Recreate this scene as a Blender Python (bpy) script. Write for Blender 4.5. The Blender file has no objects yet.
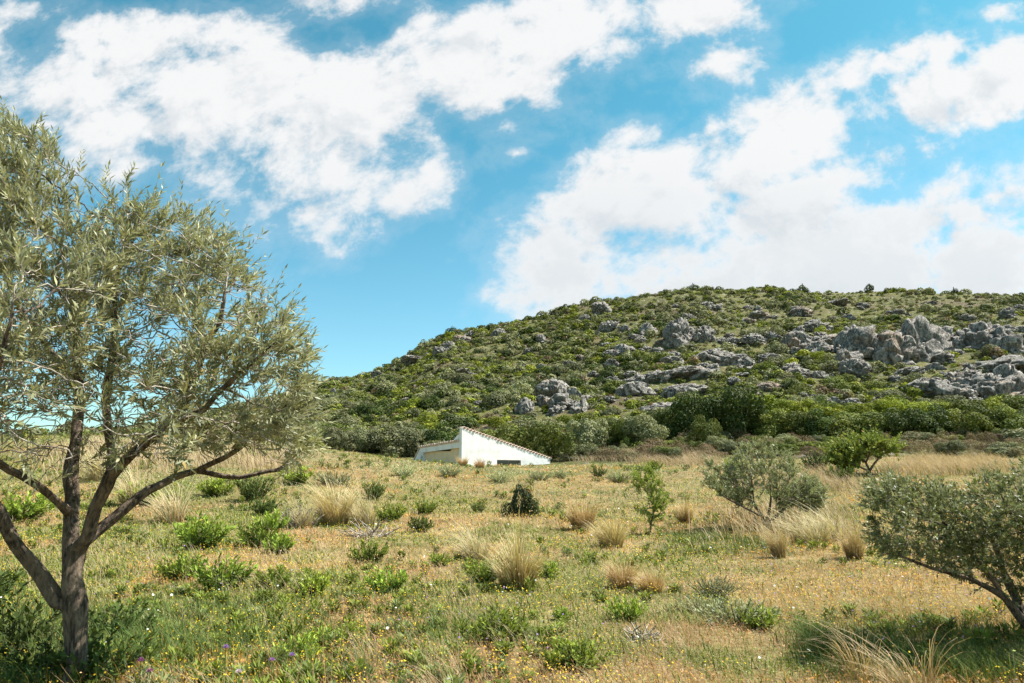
import bpy, math, random
import numpy as np
from mathutils import Vector

C = bpy.context.scene
COL = C.collection
PITCH = math.radians(11.0)
CAMZ = 1.7
F = 683.0
cp, sp = math.cos(PITCH), math.sin(PITCH)

# ------------------------------------------------------------------ noise
def _hash(ix, iy, iz, seed):
    h = (ix.astype(np.int64) * 374761393 + iy.astype(np.int64) * 668265263 + iz.astype(np.int64) * 2147483647 + seed * 974711) & 0xffffffff
    h = ((h ^ (h >> 13)) * 1274126177) & 0xffffffff
    h = (h ^ (h >> 16)) & 0xffffffff
    h = (h * 2246822519) & 0xffffffff
    return ((h ^ (h >> 15)) & 0xffffff) / float(0xffffff)

def vnoise(x, y, z, seed=0):
    x = np.asarray(x, float); y = np.asarray(y, float); z = np.asarray(z, float) + 0 * x
    ix, iy, iz = np.floor(x), np.floor(y), np.floor(z)
    fx, fy, fz = x - ix, y - iy, z - iz
    fx = fx * fx * (3 - 2 * fx); fy = fy * fy * (3 - 2 * fy); fz = fz * fz * (3 - 2 * fz)
    r = 0
    for a in (0, 1):
        for b in (0, 1):
            for c in (0, 1):
                w = (fx if a else 1 - fx) * (fy if b else 1 - fy) * (fz if c else 1 - fz)
                r = r + w * _hash(ix + a, iy + b, iz + c, seed)
    return r

def fbm(x, y, z=0.0, oct=4, seed=0):
    r = 0; a = 1.0; s = 0
    for i in range(oct):
        r = r + a * vnoise(x * 2 ** i + 17.3 * i, y * 2 ** i - 9.1 * i, np.asarray(z) * 2 ** i, seed + i)
        s += a; a *= 0.5
    return r / s

def sstep(a, b, x):
    t = np.clip((x - a) / (b - a), 0, 1)
    return t * t * (3 - 2 * t)

# ------------------------------------------------------------------ terrain
def el_tan(py):                      # tangent of elevation for a horizontal line of the view
    return np.tan(PITCH + np.arctan((341.5 - np.asarray(py, float)) / F))

def upx(px, py):
    b = (341.5 - np.asarray(py, float)) / F
    return ((np.asarray(px, float) - 512) / F) / (cp - b * sp)

_rp = np.array([(-400, 450), (0, 452), (100, 440), (170, 425), (230, 408), (300, 390), (330, 381), (365, 375), (400, 361), (440, 336), (460, 329), (500, 324),
                (545, 316), (575, 305), (600, 299), (640, 293), (700, 289), (800, 291), (900, 290), (1024, 293), (1300, 325), (1800, 400)], float)
RU, RT = upx(_rp[:, 0], _rp[:, 1]), el_tan(_rp[:, 1])
_cr = np.array([(-400, 436), (0, 436), (150, 434), (250, 443), (330, 451), (415, 461), (470, 466), (560, 469), (700, 468), (850, 468), (1024, 466), (1500, 466)], float)
CU, CT = upx(_cr[:, 0], _cr[:, 1]), el_tan(_cr[:, 1])
_ft = np.array([(-400, 446), (150, 440), (330, 449), (415, 460), (520, 461), (600, 455), (700, 447), (850, 444), (1024, 442), (1500, 442)], float)
FU, FT = upx(_ft[:, 0], _ft[:, 1]), el_tan(_ft[:, 1])
PY = np.array([-1e4, 5, 9, 14, 20, 25, 30, 35, 40, 44, 48, 1e5]); PV = np.array([0, 0, 0.0, .01, .06, .16, .31, .51, .74, .9, 1, 1])
DF = 75.0

def smin(a, b, k):
    h = np.clip(0.5 + 0.5 * (b - a) / k, 0, 1)
    return b * (1 - h) + a * h - k * h * (1 - h)

def H(x, y):
    x = np.asarray(x, float); y = np.asarray(y, float)
    ys = np.maximum(y, 5.0)
    u = np.clip(x / ys, -2.2, 2.2)
    zc = CAMZ + np.interp(u, CU, CT) * 48.0
    z = np.interp(y, PY, PV) * zc
    zf = CAMZ + np.interp(u, FU, FT) * DF
    t = sstep(50, DF, y)
    z = np.where(y > 48, zc + (zf - zc) * t - 0.25 * np.sin(np.clip((y - 48) / (DF - 48), 0, 1) * math.pi), z)
    R = np.interp(u, [-1.2, -.3, .0, .3, .8], [300, 290, 255, 230, 215])
    zr = CAMZ + np.interp(u, RU, RT) * R
    s = (y - DF) / (R - DF)
    zh = zf + np.maximum(zr - zf, -2) * np.where(s > 0, np.maximum(s, 0) ** 1.12, 0)
    zback = zr + 1.0 - (y - R) * 0.22
    zh = np.where(s > 0.85, smin(zh, zback, 4.0), zh)
    hm = sstep(0.0, 0.25, s)
    rough = (fbm(x / 22.0, y / 22.0, 0, 4, 11) - .5) * 5.0 + (fbm(x / 6.0, y / 6.0, 0, 3, 12) - .5) * 1.6
    z = np.where(y > DF, zh + rough * hm * (1 - .15 * sstep(.75, 1, s)), z)
    z = np.where(y > R, np.maximum(z, -2.0), z)
    b = (fbm(x / 3.5, y / 3.5, 0, 3, 5) - .5) * 0.22 * sstep(2, 12, np.abs(y))
    b = b + (fbm(x / 14., y / 14., 0, 2, 6) - .5) * 0.30 * sstep(10, 25, y)
    return z + b

def ray(px, py):
    a = (px - 512) / F; b = (341.5 - py) / F
    return np.array([a, cp - b * sp, sp + b * cp])

def at(px, py, D):                  # world point on the view line of a pixel, at depth y = D
    d = ray(px, py)
    return np.array([0, 0, CAMZ]) + d * (D / d[1])

def ground_at(px, py, ymin=3.0, ymax=320.0):
    d = ray(px, py); d = d / d[1]
    t = ymin * (ymax / ymin) ** np.linspace(0, 1, 2500)
    z = CAMZ + d[2] * t
    g = H(d[0] * t, t)
    i = np.nonzero(z <= g)[0]
    if len(i) == 0:
        i = [int(np.argmin(z - g))]
    k = i[0]
    return np.array([d[0] * t[k], t[k], float(g[k])])

def gz(x, y):
    return float(H(np.array([x]), np.array([y]))[0])

# ------------------------------------------------------------------ mesh helpers
def mesh_np(name, V, Q, mat, col=None, smooth=False, mats=None, mi=None):
    V = np.asarray(V, np.float32).reshape(-1, 3); Q = np.asarray(Q, np.int32)
    me = bpy.data.meshes.new(name)
    n, k = Q.shape
    me.vertices.add(len(V)); me.vertices.foreach_set('co', V.ravel())
    me.loops.add(n * k); me.loops.foreach_set('vertex_index', Q.ravel())
    me.polygons.add(n)
    me.polygons.foreach_set('loop_start', np.arange(0, n * k, k, dtype=np.int32))
    if smooth:
        me.polygons.foreach_set('use_smooth', np.ones(n, bool))
    for m in ([mat] if mats is None else mats):
        me.materials.append(m)
    if mi is not None:
        me.polygons.foreach_set('material_index', np.asarray(mi, np.int32))
    if col is not None:
        c = np.ones((len(V), 4), np.float32); c[:, :3] = col
        a = me.color_attributes.new('col', 'FLOAT_COLOR', 'POINT')
        a.data.foreach_set('color', c.ravel())
    me.update(calc_edges=True)
    return me

def link(name, data, parent=None, loc=None):
    o = bpy.data.objects.new(name, data)
    COL.objects.link(o)
    if parent is not None: o.parent = parent
    if loc is not None: o.location = [float(v) for v in loc]
    return o

def tag(o, label, cat, group=None, kind=None):
    if label: o['label'] = label
    if cat: o['category'] = cat
    if group: o['group'] = group
    if kind: o['kind'] = kind
    return o

def copy_tree(o, parent=None):
    c = o.copy(); COL.objects.link(c)
    if parent is not None: c.parent = parent
    for ch in list(o.children):
        copy_tree(ch, c)
    return c

def norm(v):
    return v / (np.linalg.norm(v, axis=-1, keepdims=True) + 1e-9)

# ------------------------------------------------------------------ materials
def new_mat(name):
    m = bpy.data.materials.new(name); m.use_nodes = True
    nt = m.node_tree
    for n in list(nt.nodes): nt.nodes.remove(n)
    return m, nt

class NT:
    def __init__(s, nt): s.nt = nt
    def n(s, t, **kw):
        nd = s.nt.nodes.new(t)
        for k, v in kw.items(): setattr(nd, k, v)
        return nd
    def put(s, sock, v):
        if hasattr(v, 'is_output') or isinstance(v, bpy.types.NodeSocket): s.nt.links.new(v, sock)
        else: sock.default_value = v
    def math(s, op, a, b=None, c=None, clamp=False):
        nd = s.n('ShaderNodeMath', operation=op); nd.use_clamp = clamp
        s.put(nd.inputs[0], a)
        if b is not None: s.put(nd.inputs[1], b)
        if c is not None: s.put(nd.inputs[2], c)
        return nd.outputs[0]
    def vmath(s, op, a, b=None, scale=None):
        nd = s.n('ShaderNodeVectorMath', operation=op)
        s.put(nd.inputs[0], a)
        if b is not None: s.put(nd.inputs[1], b)
        if scale is not None: s.put(nd.inputs['Scale'], scale)
        return nd.outputs['Value'] if op in ('LENGTH', 'DOT_PRODUCT') else nd.outputs[0]
    def mix(s, f, a, b, blend='MIX'):
        nd = s.n('ShaderNodeMix', data_type='RGBA', blend_type=blend)
        s.put(nd.inputs[0], f); s.put(nd.inputs[6], a); s.put(nd.inputs[7], b)
        return nd.outputs[2]
    def noise(s, vec, scale, detail=4, rough=.55, dist=0.0):
        nd = s.n('ShaderNodeTexNoise'); nd.noise_dimensions = '3D'
        if vec is not None: s.put(nd.inputs['Vector'], vec)
        nd.inputs['Scale'].default_value = scale; nd.inputs['Detail'].default_value = detail
        nd.inputs['Roughness'].default_value = rough; nd.inputs['Distortion'].default_value = dist
        return nd.outputs['Fac']
    def rng(s, v, a, b, c=0.0, d=1.0, smooth=True):
        nd = s.n('ShaderNodeMapRange'); nd.interpolation_type = 'SMOOTHSTEP' if smooth else 'LINEAR'
        s.put(nd.inputs[0], v)
        for i, q in enumerate((a, b, c, d)): s.put(nd.inputs[1 + i], q)
        return nd.outputs[0]

def rgb(c): return (c[0], c[1], c[2], 1.0)

def foliage_mat(name, trans=0.25, rough=.55, back=None, spec=.3, objvar=.25):
    m, nt = new_mat(name); g = NT(nt)
    at_ = g.n('ShaderNodeAttribute', attribute_name='col')
    oi = g.n('ShaderNodeObjectInfo')
    hs = g.n('ShaderNodeHueSaturation')
    g.put(hs.inputs['Color'], at_.outputs['Color'])
    g.put(hs.inputs['Value'], g.rng(oi.outputs['Random'], 0, 1, 1 - objvar, 1 + objvar, False))
    g.put(hs.inputs['Hue'], g.rng(g.math('FRACT', g.math('MULTIPLY', oi.outputs['Random'], 7.31)), 0, 1, .487, .506, False))
    colr = hs.outputs['Color']
    if back is not None:
        ge = g.n('ShaderNodeNewGeometry')
        colr = g.mix(g.math('MULTIPLY', ge.outputs['Backfacing'], .8), colr, rgb(back))
    p = g.n('ShaderNodeBsdfPrincipled')
    g.put(p.inputs['Base Color'], colr); p.inputs['Roughness'].default_value = rough
    p.inputs['Specular IOR Level'].default_value = spec
    t = g.n('ShaderNodeBsdfTranslucent')
    g.put(t.inputs['Color'], g.mix(1.0, colr, (1.25, 1.2, .7, 1), 'MULTIPLY'))
    ms = g.n('ShaderNodeMixShader'); ms.inputs[0].default_value = trans
    nt.links.new(p.outputs[0], ms.inputs[1]); nt.links.new(t.outputs[0], ms.inputs[2])
    o = g.n('ShaderNodeOutputMaterial'); nt.links.new(ms.outputs[0], o.inputs[0])
    return m

M = {}
M['foliage'] = foliage_mat('shrub_foliage', .20, .7, spec=.12, objvar=.34)
M['olive'] = foliage_mat('olive_leaf', .22, .5, back=(.33, .34, .22), spec=.28, objvar=0.06)
M['grass'] = foliage_mat('grass_blade', .3, .6, spec=.15, objvar=.08)
M['petal'] = foliage_mat('petal', .3, .6, spec=.15, objvar=0)

def simple_mat(name, build):
    m, nt = new_mat(name); g = NT(nt)
    p = g.n('ShaderNodeBsdfPrincipled'); o = g.n('ShaderNodeOutputMaterial')
    nt.links.new(p.outputs[0], o.inputs[0])
    build(g, p, nt)
    return m

def bump(g, p, h, strength, dist):
    b = g.n('ShaderNodeBump'); b.inputs['Strength'].default_value = strength; b.inputs['Distance'].default_value = dist
    g.put(b.inputs['Height'], h); g.put(p.inputs['Normal'], b.outputs[0])

def b_bark(g, p, nt):
    tc = g.n('ShaderNodeTexCoord').outputs['Object']
    mp = g.n('ShaderNodeMapping'); mp.inputs['Scale'].default_value = (1, 1, .22); g.put(mp.inputs[0], tc)
    n1 = g.noise(mp.outputs[0], 30, 8, .72, .6); n2 = g.noise(tc, 4, 3)
    c = g.mix(g.rng(n1, .40, .62), (.032, .021, .013, 1), (.25, .18, .118, 1))
    c = g.mix(g.rng(n2, .45, .7, 0, .6), c, (.28, .205, .14, 1))
    g.put(p.inputs['Base Color'], c); p.inputs['Roughness'].default_value = .85
    bump(g, p, n1, 1.0, .05)
M['bark'] = simple_mat('olive_bark', b_bark)

def b_twig(g, p, nt):
    tc = g.n('ShaderNodeTexCoord').outputs['Object']
    n1 = g.noise(tc, 9, 3)
    g.put(p.inputs['Base Color'], g.mix(g.rng(n1, .35, .65), (.15, .115, .085, 1), (.42, .36, .29, 1))); p.inputs['Roughness'].default_value = .8
M['twig'] = simple_mat('twig_bark', b_twig)

def b_rock(g, p, nt):
    ge = g.n('ShaderNodeNewGeometry'); pos = ge.outputs['Position']
    n1 = g.noise(pos, .35, 6, .6, .5); n2 = g.noise(pos, 1.6, 8, .7); n3 = g.noise(pos, .12, 3)
    c = g.mix(g.rng(n2, .36, .66), (.13, .117, .103, 1), (.54, .49, .42, 1))
    c = g.mix(g.rng(n1, .4, .62, 0, .65), c, (.29, .265, .235, 1))
    c = g.mix(g.rng(n3, .55, .68, 0, .5), c, (.40, .27, .165, 1))
    mp = g.n('ShaderNodeMapping'); mp.inputs['Scale'].default_value = (1.6, 1.6, .5); mp.inputs['Rotation'].default_value = (.3, .5, .2); g.put(mp.inputs[0], pos)
    n4 = g.noise(mp.outputs[0], .8, 5, .7, 1.0)
    crack = g.rng(g.math('ABSOLUTE', g.math('SUBTRACT', n4, .5)), 0, .03, .75, 0)
    c = g.mix(crack, c, (.045, .042, .04, 1))
    g.put(p.inputs['Base Color'], c); p.inputs['Roughness'].default_value = .9; p.inputs['Specular IOR Level'].default_value = .2
    bump(g, p, g.math('SUBTRACT', g.math('ADD', n2, g.math('MULTIPLY', n1, 1.5)), crack), .8, .7)
M['rock'] = simple_mat('limestone', b_rock)

def b_ground(g, p, nt):
    ge = g.n('ShaderNodeNewGeometry'); pos = ge.outputs['Position']
    big = g.noise(pos, .12, 5, .6); mid = g.noise(pos, .9, 6, .65); fine = g.noise(pos, 14, 5, .7)
    c = g.mix(g.rng(mid, .35, .65), (.22, .155, .075, 1), (.36, .27, .13, 1))
    c = g.mix(g.rng(big, .45, .62, 0, .6), c, (.15, .16, .055, 1))
    c = g.mix(g.rng(fine, .35, .7), g.mix(1.0, c, (.5, .48, .42, 1), 'MULTIPLY'), c)
    g.put(p.inputs['Base Color'], c); p.inputs['Roughness'].default_value = .95; p.inputs['Specular IOR Level'].default_value = .1
    bump(g, p, g.math('ADD', fine, mid), .6, .06)
M['ground'] = simple_mat('dry_meadow_soil', b_ground)

def b_hill(g, p, nt):
    ge = g.n('ShaderNodeNewGeometry'); pos = ge.outputs['Position']
    big = g.noise(pos, .05, 5, .6); mid = g.noise(pos, .3, 6, .65); fine = g.noise(pos, 1.8, 6, .7)
    c = g.mix(g.rng(mid, .42, .58), (.06, .075, .022, 1), (.13, .135, .036, 1))
    c = g.mix(g.rng(fine, .48, .64), c, (.22, .165, .09, 1))
    c = g.mix(g.rng(big, .52, .66, 0, .7), c, (.13, .09, .06, 1))
    c = g.mix(g.rng(g.noise(pos, .8, 6, .7), .58, .64, 0, .9), c, (.34, .31, .27, 1))
    g.put(p.inputs['Base Color'], c); p.inputs['Roughness'].default_value = .95; p.inputs['Specular IOR Level'].default_value = .1
    bump(g, p, g.math('ADD', fine, mid), .8, .8)
M['hill'] = simple_mat('hill_soil', b_hill)

def b_white(g, p, nt):
    tc = g.n('ShaderNodeTexCoord').outputs['Object']
    n1 = g.noise(tc, 1.2, 6, .7); n2 = g.noise(tc, 9, 4, .6)
    c = g.mix(g.rng(n1, .45, .7, 0, .7), (.78, .765, .735, 1), (.55, .52, .47, 1))
    g.put(p.inputs['Base Color'], c); p.inputs['Roughness'].default_value = .9
    bump(g, p, n2, .5, .03)
M['white'] = simple_mat('whitewash', b_white)

def b_beige(g, p, nt):
    tc = g.n('ShaderNodeTexCoord').outputs['Object']
    n1 = g.noise(tc, 2.0, 5, .7)
    g.put(p.inputs['Base Color'], g.mix(g.rng(n1, .4, .7), (.82, .62, .38, 1), (.72, .53, .31, 1))); p.inputs['Roughness'].default_value = .9
M['beige'] = simple_mat('ochre_plaster', b_beige)

def b_tile(g, p, nt):
    tc = g.n('ShaderNodeTexCoord').outputs['Object']
    n1 = g.noise(tc, 5, 4, .7)
    g.put(p.inputs['Base Color'], g.mix(g.rng(n1, .35, .65), (.50, .32, .23, 1), (.72, .60, .50, 1))); p.inputs['Roughness'].default_value = .85
M['tile'] = simple_mat('terracotta', b_tile)

def b_dark(g, p, nt):
    p.inputs['Base Color'].default_value = (.05, .055, .055, 1); p.inputs['Roughness'].default_value = .15
M['glass'] = simple_mat('dark_pane', b_dark)
def b_frame(g, p, nt):
    p.inputs['Base Color'].default_value = (.20, .21, .20, 1); p.inputs['Roughness'].default_value = .5
M['frame'] = simple_mat('grey_frame', b_frame)

# ------------------------------------------------------------------ world, sun, camera
SUN = np.array([.66, .17, 1.0]); SUN = SUN / np.linalg.norm(SUN)
sun_el = math.asin(SUN[2]); sun_az = math.atan2(SUN[0], SUN[1])
w = bpy.data.worlds.new('World'); C.world = w; w.use_nodes = True
nt = w.node_tree
for n in list(nt.nodes): nt.nodes.remove(n)
g = NT(nt)
sky = g.n('ShaderNodeTexSky'); sky.sky_type = 'NISHITA'; sky.sun_disc = False
sky.sun_elevation = sun_el; sky.sun_rotation = sun_az; sky.air_density = 1.0; sky.dust_density = .6; sky.ozone_density = 1.2
dirv = g.n('ShaderNodeTexCoord').outputs['Generated']
sx = g.n('ShaderNodeSeparateXYZ'); g.put(sx.inputs[0], dirv)
yy = g.math('MAXIMUM', sx.outputs[1], .12)
cu = g.math('DIVIDE', sx.outputs[0], yy); cv = g.math('DIVIDE', sx.outputs[2], yy)
cx = g.n('ShaderNodeCombineXYZ'); g.put(cx.inputs[0], cu); g.put(cx.inputs[1], cv); g.put(cx.inputs[2], g.math('MULTIPLY', sx.outputs[1], .6))
uv = cx.outputs[0]
wn = g.n('ShaderNodeTexNoise'); wn.inputs['Scale'].default_value = 3.5; wn.inputs['Detail'].default_value = 5; g.put(wn.inputs['Vector'], uv)
warp = g.vmath('SCALE', g.vmath('SUBTRACT', wn.outputs['Color'], (.5, .5, .5)), scale=.20)
uvw = g.vmath('ADD', uv, warp)
def skyuv(px, py):
    d = ray(px, py); return d[0] / d[1], d[2] / d[1]
BLOBS = [  # px, py, rx, ry, rot(deg), gain
    (45, 95, 125, 48, 8, 1.15), (170, 105, 160, 80, 10, 1.4), (290, 140, 160, 90, 12, 1.45), (375, 150, 95, 64, 0, 1.35), (280, 180, 105, 46, 10, 1.15),
    (150, 35, 130, 46, 0, 1.1), (330, 80, 110, 50, 0, .8), (340, 5, 100, 25, 0, .6),
    (480, 75, 70, 75, -30, .95), (565, 25, 160, 44, 8, .95), (680, 18, 100, 32, 10, .8), (545, 80, 80, 40, 30, .75), (325, 235, 34, 20, 0, .35),
    (575, 262, 76, 60, 0, 1.15), (640, 238, 120, 75, 10, 1.6), (720, 250, 200, 75, 0, 1.5), (840, 235, 170, 55, 14, .95), (700, 165, 110, 45, 25, 1.05),
    (780, 130, 140, 42, 22, 1.0), (850, 80, 110, 34, 22, .8), (960, 100, 150, 40, 18, .9), (920, 55, 80, 24, 22, .75), (990, 220, 140, 40, 12, .9), (960, 270, 260, 40, 0, 1.15),
    (715, 75, 60, 34, 20, .75), (610, 165, 60, 32, 0, .6), (985, 15, 60, 18, 15, .6), (520, 145, 26, 12, 0, .55), (1060, 60, 120, 40, 10, .8), (870, 175, 110, 30, 15, .8),
    (-150, 60, 160, 80, 0, 1.0), (1200, 180, 200, 90, 0, 1.0), (640, 120, 40, 20, 20, .55)]
cov = None
for (px, py, rx, ry, rot, gain) in BLOBS:
    u0, v0 = skyuv(px, py); ua, va = skyuv(px + rx, py); ub, vb = skyuv(px, py - ry)
    su, sv = abs(ua - u0), abs(vb - v0)
    mp = g.n('ShaderNodeMapping', vector_type='TEXTURE')
    mp.inputs['Location'].default_value = (u0, v0, 0); mp.inputs['Rotation'].default_value = (0, 0, math.radians(rot)); mp.inputs['Scale'].default_value = (su, sv, 1e6)
    g.put(mp.inputs[0], uvw)
    d = g.math('MULTIPLY', g.math('MULTIPLY', g.math('SUBTRACT', 1.22, g.vmath('LENGTH', mp.outputs[0])), 1.45), gain)
    cov = d if cov is None else g.math('SMOOTH_MAX', cov, d, .25)
# behind and beside the camera: broken cloud from noise alone
back = g.rng(sx.outputs[1], .30, .12)
bn = g.math('MULTIPLY', g.math('SUBTRACT', g.noise(dirv, 2.2, 3), .5), 5.0)
cov = g.math('ADD', g.math('MULTIPLY', cov, g.math('SUBTRACT', 1.0, back)), g.math('MULTIPLY', bn, back))
cov = g.math('MINIMUM', cov, 1.15)
fv = g.n('ShaderNodeMapping', vector_type='TEXTURE'); fv.inputs['Scale'].default_value = (1.08, .90, 1); fv.inputs['Rotation'].default_value = (0, 0, .35); g.put(fv.inputs[0], uv)
f1 = g.noise(fv.outputs[0], 6.5, 13, .61, .15)
fo = g.vmath('ADD', fv.outputs[0], (.03, .035, 0))
f2 = g.noise(fo, 6.5, 13, .61, .15)
val = g.math('ADD', cov, g.math('MULTIPLY', g.math('ADD', g.math('SUBTRACT', f1, .5), g.math('MULTIPLY', g.math('SUBTRACT', g.noise(fv.outputs[0], 19, 8, .62, .3), .5), .32)), 4.9))
dens = g.rng(val, .15, 1.25)
wisp = g.math('MULTIPLY', g.rng(val, -.45, .5), .14)
dens = g.math('MAXIMUM', dens, wisp)
thick = g.rng(val, .6, 1.7)
shade = g.rng(g.math('SUBTRACT', f2, f1), -.03, .17)           # denser toward the sun side = darker
low = g.rng(cv, .55, .22)
K = 4.15
ccol = g.mix(g.math('MULTIPLY', shade, .5), (K, K * 1.0, K * 1.0, 1), (K * .62, K * .69, K * .75, 1))
ccol = g.mix(g.math('MULTIPLY', g.math('MULTIPLY', thick, low), .55), ccol, (K * .66, K * .73, K * .78, 1))
tint = g.mix(g.rng(sx.outputs[2], .05, .55), (.60, .85, .80, 1), (.31, .80, .70, 1))
skyc = g.mix(1.0, sky.outputs[0], tint, 'MULTIPLY')
final = g.mix(g.math('MULTIPLY', dens, .97), skyc, ccol)
bg = g.n('ShaderNodeBackground'); bg.inputs['Strength'].default_value = .10; g.put(bg.inputs['Color'], final)
wo = g.n('ShaderNodeOutputWorld'); nt.links.new(bg.outputs[0], wo.inputs[0])

sl = bpy.data.lights.new('sun', 'SUN'); sl.energy = 5.0; sl.angle = math.radians(.55); sl.color = (1, .96, .90)
so = link('sun', sl, loc=(40, 10, 60)); so.rotation_euler = Vector([-v for v in SUN]).to_track_quat('-Z', 'Y').to_euler()

cam = bpy.data.cameras.new('camera'); cam.sensor_width = 36; cam.lens = 36 * F / 1024; cam.clip_end = 12000; cam.clip_start = .05
co = link('camera', cam, loc=(0, 0, CAMZ)); co.rotation_euler = (math.pi / 2 + PITCH, 0, 0)
C.camera = co
C.view_settings.view_transform = 'Standard'; C.view_settings.look = 'None'; C.view_settings.exposure = 1.2; C.view_settings.gamma = 1.0
C.view_settings.use_curve_mapping = False
C.cycles.max_bounces = 6; C.cycles.transparent_max_bounces = 4; C.cycles.diffuse_bounces = 3

# ------------------------------------------------------------------ ground and hill
N = 701
t = np.linspace(-1, 1, N); ax = 15.0 * np.sinh(6.0 * t)
X, Y = np.meshgrid(ax, ax + 6.0, indexing='xy')
Z = H(X, Y)
V = np.stack([X, Y, Z], -1).reshape(-1, 3)
ii = np.arange(N * N).reshape(N, N)
Q = np.stack([ii[:-1, :-1], ii[:-1, 1:], ii[1:, 1:], ii[1:, :-1]], -1)
yc = (Y[:-1, :-1] + Y[1:, 1:]) / 2; xc = (X[:-1, :-1] + X[1:, 1:]) / 2
hillm = (yc > 62) & (yc < 620) & (np.abs(xc) < 900)
for nm, mk, mt in (('ground', ~hillm, 'ground'), ('hill', hillm, 'hill')):
    q = Q[mk]
    us, inv = np.unique(q, return_inverse=True)
    me = mesh_np(nm, V[us], inv.reshape(-1, 4), M[mt], smooth=True)
    tag(link(nm, me), None, None, kind='structure')

# ------------------------------------------------------------------ leaf cards and blades
def leaves_mesh(base, direc, nrm, L, W, fold=.15):
    """one diamond leaf per row -> verts (n*4), quads"""
    side = norm(np.cross(direc, nrm)); nrm = norm(np.cross(side, direc))
    n = len(base)
    v = np.empty((n, 4, 3))
    v[:, 0] = base
    mid = base + direc * (L * .45)[:, None]
    v[:, 1] = mid + side * (W * .5)[:, None] + nrm * (W * fold)[:, None]
    v[:, 2] = base + direc * L[:, None]
    v[:, 3] = mid - side * (W * .5)[:, None] + nrm * (W * fold)[:, None]
    q = np.arange(n * 4).reshape(n, 4)
    return v.reshape(-1, 3), q

def rand_dirs(rng, n):
    return norm(rng.normal(size=(n, 3)))

def vary(rng, base, n, amt=.25, hue=.08):
    b = np.asarray(base, float)
    c = b[None, :] * (1 + amt * rng.uniform(-1, 1, (n, 1)))
    c = c * (1 + hue * rng.uniform(-1, 1, (n, 3)))
    return np.clip(c, .005, 1)

def bush_arrays(rng, n, leaf, lobes=7, flat=.75, asp=1.4, colA=(.06, .09, .025), colB=(.12, .15, .03), spread=.62, amt=.25, lobr=(.34, .55), up=.35):
    """rounded bush of radius ~1 standing on z=0"""
    cs, rs = [], []
    for i in range(lobes):
        a = rng.uniform(0, 2 * math.pi); r = spread * math.sqrt(rng.uniform(0, 1))
        lr = rng.uniform(*lobr)
        cs.append([r * math.cos(a), r * math.sin(a), rng.uniform(.18, .95) * (1 - .55 * r) * flat]); rs.append(lr)
    cs.append([0, 0, .38 * flat]); rs.append(.6)
    cs = np.array(cs); rs = np.array(rs)
    pr = rs ** 2 / np.sum(rs ** 2)
    P = []; Dn = []; LI = []
    tot = 0
    while tot < n:
        m = n * 2
        li = rng.choice(len(rs), m, p=pr); d = rand_dirs(rng, m)
        rr = rs[li] * (1 - .35 * rng.uniform(0, 1, m) ** 2) * (1 + .16 * (vnoise(d[:, 0] * 3 + li * 7, d[:, 1] * 3, d[:, 2] * 3, 3) - .4) * 2)
        p = cs[li] + d * rr[:, None] * np.array([1, 1, .9])
        ok = p[:, 2] > .0
        dd = np.linalg.norm(p[:, None, :] - cs[None], axis=2) / rs[None]
        dd[np.arange(m), li] = 9
        ok &= dd.min(1) > .72
        P.append(p[ok]); Dn.append(d[ok]); LI.append(li[ok]); tot += ok.sum()
    P = np.concatenate(P)[:n]; Dn = np.concatenate(Dn)[:n]; LI = np.concatenate(LI)[:n]
    nr = norm(Dn + .75 * rng.normal(size=(n, 3)) * .7 + np.array([0, 0, up]))
    dr = norm(np.cross(nr, rand_dirs(rng, n)))
    L = leaf * asp * rng.uniform(.65, 1.35, n); W = leaf * rng.uniform(.65, 1.3, n)
    v, q = leaves_mesh(P - dr * (L * .5)[:, None], dr, nr, L, W, .1)
    mixv = np.clip(rng.uniform(0, 1, len(rs))[LI] * .6 + rng.uniform(0, 1, n) * .5, 0, 1)[:, None]
    c = np.asarray(colA) * (1 - mixv) + np.asarray(colB) * mixv
    c = c * (1 + amt * rng.uniform(-1, 1, (n, 1)))
    return v, q, np.repeat(c, 4, 0)

KINDCOL = {'dark': ((.030, .048, .014), (.085, .115, .028)), 'grey': ((.12, .135, .065), (.25, .25, .13)), 'lime': ((.095, .135, .018), (.27, .295, .035)),
           'mid': ((.06, .082, .02), (.175, .20, .042)), 'brown': ((.13, .095, .058), (.25, .185, .11))}

def bush_template(name, seed, n, leaf, kind, **kw):
    rng = np.random.default_rng(seed)
    v, q, c = bush_arrays(rng, n, leaf, colA=KINDCOL[kind][0], colB=KINDCOL[kind][1], **kw)
    return mesh_np(name, v, q, M['foliage'], col=c)

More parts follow.
